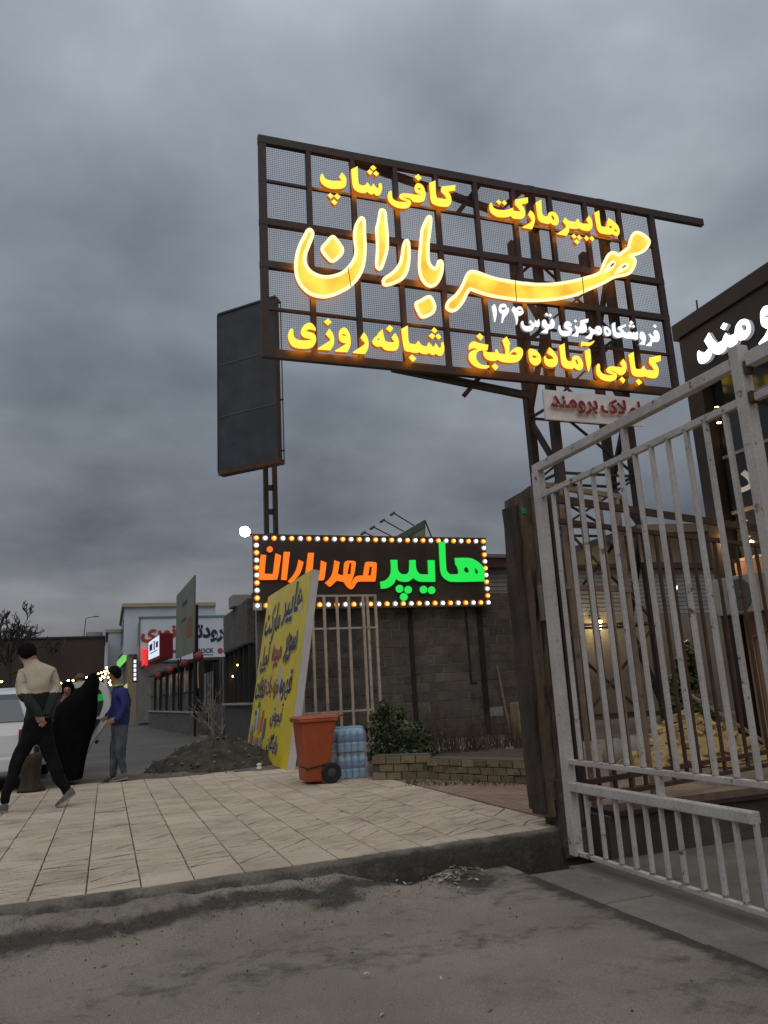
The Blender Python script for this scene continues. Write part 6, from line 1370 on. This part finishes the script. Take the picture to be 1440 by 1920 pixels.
def shoes(root, heel, toe, m1, m2, up=Vector((0,0,1)), w=.048):
    heel, toe = Vector(heel), Vector(toe); d_ = (toe-heel); l = d_.length; d_.normalize(); sd = d_.cross(up).normalized(); u_ = sd.cross(d_); mb = MB()
    secs = [(0, .8, .085), (.12, .95, .10), (.35, .95, .085), (.6, 1.05, .06), (.85, .95, .045), (1.0, .45, .03)]
    for mi, lo_, hi_k in ((1, 0, None), (0, .022, 1)):
        o = len(mb.v)
        for (t, ww, hh) in secs:
            b = heel+d_*l*t; h1 = .024 if mi == 1 else hh
            for (sx, z) in ((-1, lo_), (1, lo_), (1, (lo_+h1)*.75), (.55, h1), (-.55, h1), (-1, (lo_+h1)*.75)): mb.v.append(b+sd*(w*ww*sx*(1.04 if mi else 1))+u_*z)
        for i in range(len(secs)-1):
            for j in range(6): mb.f.append((o+i*6+j, o+i*6+(j+1) % 6, o+(i+1)*6+(j+1) % 6, o+(i+1)*6+j)); mb.m.append(mi)
        mb.f.append(tuple(o+j for j in range(6))); mb.m.append(mi); mb.f.append(tuple(o+len(secs)*6-6+j for j in reversed(range(6)))); mb.m.append(mi)
    mb.build('shoe', [m1, m2], root, fixn=True)
# --- man in cream and dark sweater, walking left, hands behind his back
Y1 = 10.25
def Q(x, y, dy=0.0): return at_y(x, y, Y1+dy)
nodes = [(Q(70, 1372), (.16, .13)), (Q(73, 1345), (.19, .155)), (Q(74, 1315), (.215, .17)), (Q(73, 1285), (.225, .165)), (Q(69, 1260), (.20, .14)), (Q(61, 1248), .10), (Q(57, 1240), .08), (Q(51, 1228), (.095, .108)), (Q(48, 1217), (.082, .09)),
  (Q(45, 1264, -.02), .10), (Q(42, 1294, -.08), .088), (Q(57, 1318, -.26), .065), (Q(74, 1342, -.27), .045), (Q(77, 1350, -.28), (.042, .03)),       # 9-13 left arm to hand behind back
  (Q(94, 1264, .02), .10), (Q(103, 1292, .0), .085), (Q(97, 1318, -.18), .06), (Q(84, 1345, -.26), .045),                                # 14-17 right arm
  (Q(56, 1380, .0), .105), (Q(33, 1428, .0), .082), (Q(10, 1495, .02), .052), (Q(7, 1510, .02), .05),                                       # 18-21 forward leg
  (Q(84, 1380, .02), .108), (Q(98, 1430, .02), .085), (Q(125, 1484, .04), .052), (Q(129, 1494, .04), .048)]                                  # 22-25 trailing leg
edges = [(0,1),(1,2),(2,3),(3,4),(4,5),(5,6),(6,7),(7,8),(4,9),(9,10),(10,11),(11,12),(12,13),(4,14),(14,15),(15,16),(16,17),(0,18),(18,19),(19,20),(20,21),(0,22),(22,23),(23,24),(24,25)]
hnd = Q(77, 1350, -.28)
for dx, dy_, l in ((-6, 5, .5), (-2, 12, 1), (2.5, 14, 1), (6, 12, 1), (9, 7, 1)):     # thumb and four fingers
    i0 = len(nodes); nodes.append((Q(77+dx*.6, 1350+dy_*.45, -.29), .013)); nodes.append((Q(77+dx, 1350+dy_, -.30), .0105)); edges += [(13, i0), (i0, i0+1)]
zs = Q(70, 1300).z; zhip = Q(70, 1347).z; zcu = Q(75, 1344).z; zneck = Q(60, 1237).z
def pick(c):
    if c.z > zneck: return 3 if (c.z < Q(55, 1230).z or c.x < Q(44, 1215).x) else 4
    dh = (c-hnd).length
    if dh < .13 and c.y < Y1-.2 and c.z < zcu: return 3
    if c.z > zs: return 0
    if c.z > zhip or (c.y < Y1-.19 and c.z > zcu-.02): return 1
    return 2
man = person('m', 'man in cream and dark green sweater walking left with hands behind back', nodes, edges, [creamk, greenk, trou, skin, hairm], pick, (Q(70, 1372).x, Y1, 0), sub=3)
hair(man, Q(50, 1223), .104, (-1, .6, -.2))
MB().tube([Q(60+2*k, 1299-.3*abs(k-3)+.8, -.27-.0*k) for k in range(0, 11)], .010, n=6).build('cuff_stripe', creamk, man)
shoes(man, Q(143, 1489, .02), Q(106, 1515, -.02), shoe, sole, up=Vector((-.55, 0, .8)))
shoes(man, Q(14, 1523, .02), Q(-22, 1526, -.02), shoe, sole)
# --- man in blue jacket facing left by the door
Y2 = 13.0
def Q2(x, y, dy=0.0): return at_y(x, y, Y2+dy)
blue = mat('blue_jacket', (0.018, 0.03, 0.16), (0.012, 0.02, 0.11), scale=6, rough=0.8, bump=.2); jean = mat('worn_jeans', (0.045, 0.058, 0.075), (0.10, 0.115, 0.13), scale=5, rough=0.9); limeg = mat('lime_collar', (0.3, 0.55, 0.12), rough=.8)
nodes = [(Q2(224, 1368), (.15, .12)), (Q2(226, 1345), (.165, .14)), (Q2(227, 1320), (.18, .165)), (Q2(226, 1303), (.165, .165)), (Q2(222, 1292), (.10, .10)), (Q2(219, 1282), .058), (Q2(216, 1275), .06), (Q2(213, 1266), (.085, .10)), (Q2(212, 1258), .078), (Q2(204, 1269), .022),
  (Q2(231, 1300, -.16), .075), (Q2(234, 1325, -.2), .065), (Q2(222, 1347, -.22), .05), (Q2(209, 1352, -.2), .038),
  (Q2(222, 1300, .16), .075), (Q2(214, 1325, .2), .06), (Q2(203, 1343, .18), .045), (Q2(196, 1347, .15), .036),
  (Q2(227, 1378, -.07), .10), (Q2(224, 1415, -.07), .075), (Q2(232, 1445, -.07), .05), (Q2(234, 1455, -.07), .048),
  (Q2(221, 1378, .07), .10), (Q2(214, 1418, .07), .075), (Q2(212, 1448, .07), .05), (Q2(212, 1457, .07), .048)]
edges = [(0,1),(1,2),(2,3),(3,4),(4,5),(5,6),(6,7),(7,8),(7,9),(3,10),(10,11),(11,12),(12,13),(3,14),(14,15),(15,16),(16,17),(0,18),(18,19),(19,20),(20,21),(0,22),(22,23),(23,24),(24,25)]
for b_, (hx, hy_), dyy in ((13, (209, 1352), -.2), (17, (196, 1347), .15)):
    for dx, dy_ in ((-2, -4), (-7, 0), (-8, 3), (-7, 6), (-5, 8)): i0 = len(nodes); nodes.append((Q2(hx+dx*.5, hy_+dy_*.5, dyy), .012)); nodes.append((Q2(hx+dx, hy_+dy_, dyy), .010)); edges += [(b_, i0), (i0, i0+1)]
zj = Q2(224, 1360).z; zn = Q2(219, 1286).z
def pick2(c):
    if c.z > zn: return 2
    for hx, hy_, dyy in ((205, 1352, -.2), (192, 1348, .15)):
        if (c-Q2(hx, hy_, dyy)).length < .085: return 2
    return 0 if c.z > zj else 1
m2_ = person('m', 'man in blue jacket and worn jeans bowing his head beside the open car door', nodes, edges, [blue, jean, skin], pick2, (Q2(222, 1368).x, Y2, 0), sub=3)
hair(m2_, Q2(215, 1262), .098, (-1, 0, -.15), seed=5)
MB().tube([Q2(x, y, dy_) for x, y, dy_ in ((212, 1287, -.02), (217, 1286, -.08), (224, 1284, -.08), (230, 1285, -.02))], .016, n=6).build('collar', limeg, m2_)
shoes(m2_, Q2(240, 1459, -.07), Q2(205, 1468, -.09), shoe, sole, w=.05); shoes(m2_, Q2(218, 1466, .07), Q2(194, 1470, .05), dkp, sole, w=.048)
# --- woman in a black chador stooping at the car
Y3 = 13.1
def Q3(x, y, dy=0.0): return at_y(x, y, Y3+dy)
chad = mat('black_chador', (0.004, 0.004, 0.0045), (0.006, 0.006, 0.007), scale=5, rough=1.0, spec=.08)
sec = [(1262, 172, 181), (1265, 167, 184), (1271, 162, 186), (1279, 158, 187), (1286, 152, 186), (1295, 139, 185), (1308, 122, 183), (1325, 108, 182), (1345, 102, 180), (1370, 100, 175), (1395, 102, 168), (1420, 104, 161), (1440, 106, 157), (1455, 109, 154), (1461, 112, 152)]
wroot = thing('person', 'woman in long black chador stooping towards the open car door', 'person', (Q3(130, 1460).x, Y3, 0)); mb = MB(); n = 30
for k, (y, a_, b_) in enumerate(sec):
    A3, B3 = Q3(a_, y), Q3(b_, y); c_ = (A3+B3)/2; rx = (B3.x-A3.x)/2; t = k/(len(sec)-1)
    for j in range(n):
        an = 2*math.pi*j/n; fold = 1+(.03+.10*t)*math.sin(an*8+k*.3+1.8*math.sin(an*2))*t + .04*fbm((math.cos(an)*2, math.sin(an)*2, k*.3))
        ry = min(.26, .10+.6*rx)
        mb.v.append(c_+Vector((rx*math.cos(an)*fold, ry*math.sin(an)*fold, 0)))
for k in range(len(sec)-1):
    for j in range(n): mb.f.append((k*n+j, k*n+(j+1) % n, (k+1)*n+(j+1) % n, (k+1)*n+j)); mb.m.append(0)
mb.f.append(tuple(range(n))); mb.m.append(0); mb.build('body', chad, wroot, smooth=True, fixn=True)
shoes(wroot, Q3(150, 1461), Q3(126, 1466, -.08), dkp, dkp, w=.042); shoes(wroot, Q3(118, 1461, .1), Q3(98, 1464, .05), dkp, dkp, w=.042)
# --- woman in dark headscarf beyond, face turned to the camera, one hand raised
Y4 = 13.7
def Q4(x, y, dy=0.0): return at_y(x, y, Y4+dy)
cloth4 = mat('dark_coat', (0.018, 0.018, 0.022), rough=.9)
nodes = [(Q4(128, 1385), (.15, .12)), (Q4(128, 1345), (.15, .13)), (Q4(127, 1320), (.16, .12)), (Q4(126, 1310), .07), (Q4(126, 1303), .05), (Q4(126, 1294), (.075, .088)), (Q4(126, 1287), .07), (Q4(125, 1297, -.085), .018),
  (Q4(112, 1318), .065), (Q4(108, 1335, -.1), .055), (Q4(116, 1318, -.22), .04), (Q4(120, 1309, -.24), .033),
  (Q4(141, 1318), .065), (Q4(145, 1345, 0), .055), (Q4(143, 1368, -.05), .04), (Q4(121, 1400), .09), (Q4(121, 1450), .06), (Q4(135, 1400), .09), (Q4(135, 1450), .06)]
edges = [(0,1),(1,2),(2,3),(3,4),(4,5),(5,6),(5,7),(2,8),(8,9),(9,10),(10,11),(2,12),(12,13),(13,14),(0,15),(15,16),(0,17),(17,18)]
for dx, dy_ in ((5, -1), (4, -7), (1, -8), (-2, -7), (-4, -4)): i0 = len(nodes); nodes.append((Q4(120+dx*.5, 1309+dy_*.5, -.25), .012)); nodes.append((Q4(120+dx, 1309+dy_, -.26), .010)); edges += [(11, i0), (i0, i0+1)]
w4 = person('w', 'woman in dark headscarf behind the walking man, one hand raised', nodes, edges, [cloth4, skin], lambda c: 1 if (c.z > Q4(126, 1309).z and abs(c.x-Q4(126, 1300).x) < .12 and c.y < Y4+.12) or (c-Q4(120, 1306, -.25)).length < .09 else 0, (Q4(128, 1385).x, Y4, 0))
mb = MB(); c_ = Q4(126, 1293, .015)
for i in range(11):
    th = math.pi*.8*i/10
    for j in range(20):
        a = 2*math.pi*j/20; dv = Vector((math.sin(th)*math.cos(a), math.sin(th)*math.sin(a), math.cos(th))); k = 1.16
        if dv.y < -.45 and th > .75: k = .7; dv = Vector((dv.x, max(dv.y, -.2), dv.z))
        mb.v.append(c_+Vector((dv.x*.1, dv.y*.1, dv.z*.115))*k)
for i in range(10):
    for j in range(20): mb.f.append((i*20+j, i*20+(j+1) % 20, (i+1)*20+(j+1) % 20, (i+1)*20+j)); mb.m.append(0)
mb.build('headscarf', chad, w4, smooth=True)
for sx in (-1, 1): MB().lathe(Q4(126+sx*3.2, 1292.5, -.078), [(.002, -.008), (.011, 0), (.002, .008)], n=8, axis='x').build('eye', hairm, w4)
MB().bar(Q4(123.6, 1301, -.08), Q4(128.4, 1301, -.08), .012, .008).build('mouth', mat('lips', (0.2, 0.06, 0.05), rough=.6), w4)
# --- person beyond the car, only the brown-haired head showing
Y5 = 16.2
def Q5(x, y, dy=0.0): return at_y(x, y, Y5+dy)
nodes = [(Q5(150, 1362), (.15, .12)), (Q5(150, 1330), (.15, .12)), (Q5(150, 1302), (.17, .12)), (Q5(150, 1291), .06), (Q5(150, 1285), .055), (Q5(150, 1277), (.08, .095)), (Q5(150, 1271), .075),
  (Q5(136, 1303), .07), (Q5(133, 1330), .055), (Q5(135, 1352), .04), (Q5(164, 1303), .07), (Q5(167, 1330), .055), (Q5(165, 1352), .04), (Q5(144, 1375), .09), (Q5(144, 1420), .06), (Q5(156, 1375), .09), (Q5(156, 1420), .06)]
edges = [(0,1),(1,2),(2,3),(3,4),(4,5),(5,6),(2,7),(7,8),(8,9),(2,10),(10,11),(11,12),(0,13),(13,14),(0,15),(15,16)]
w5 = person('p', 'brown-haired person beyond the car, only the head showing', nodes, edges, [cloth4, skin], lambda c: 1 if c.z > Q5(150, 1291).z else 0, (Q5(150, 1362).x, Y5, -.05))
hair(w5, Q5(150, 1274), .098, (0, -1, 0), mat('brown_hair', (0.10, 0.06, 0.04), rough=.7), seed=9)
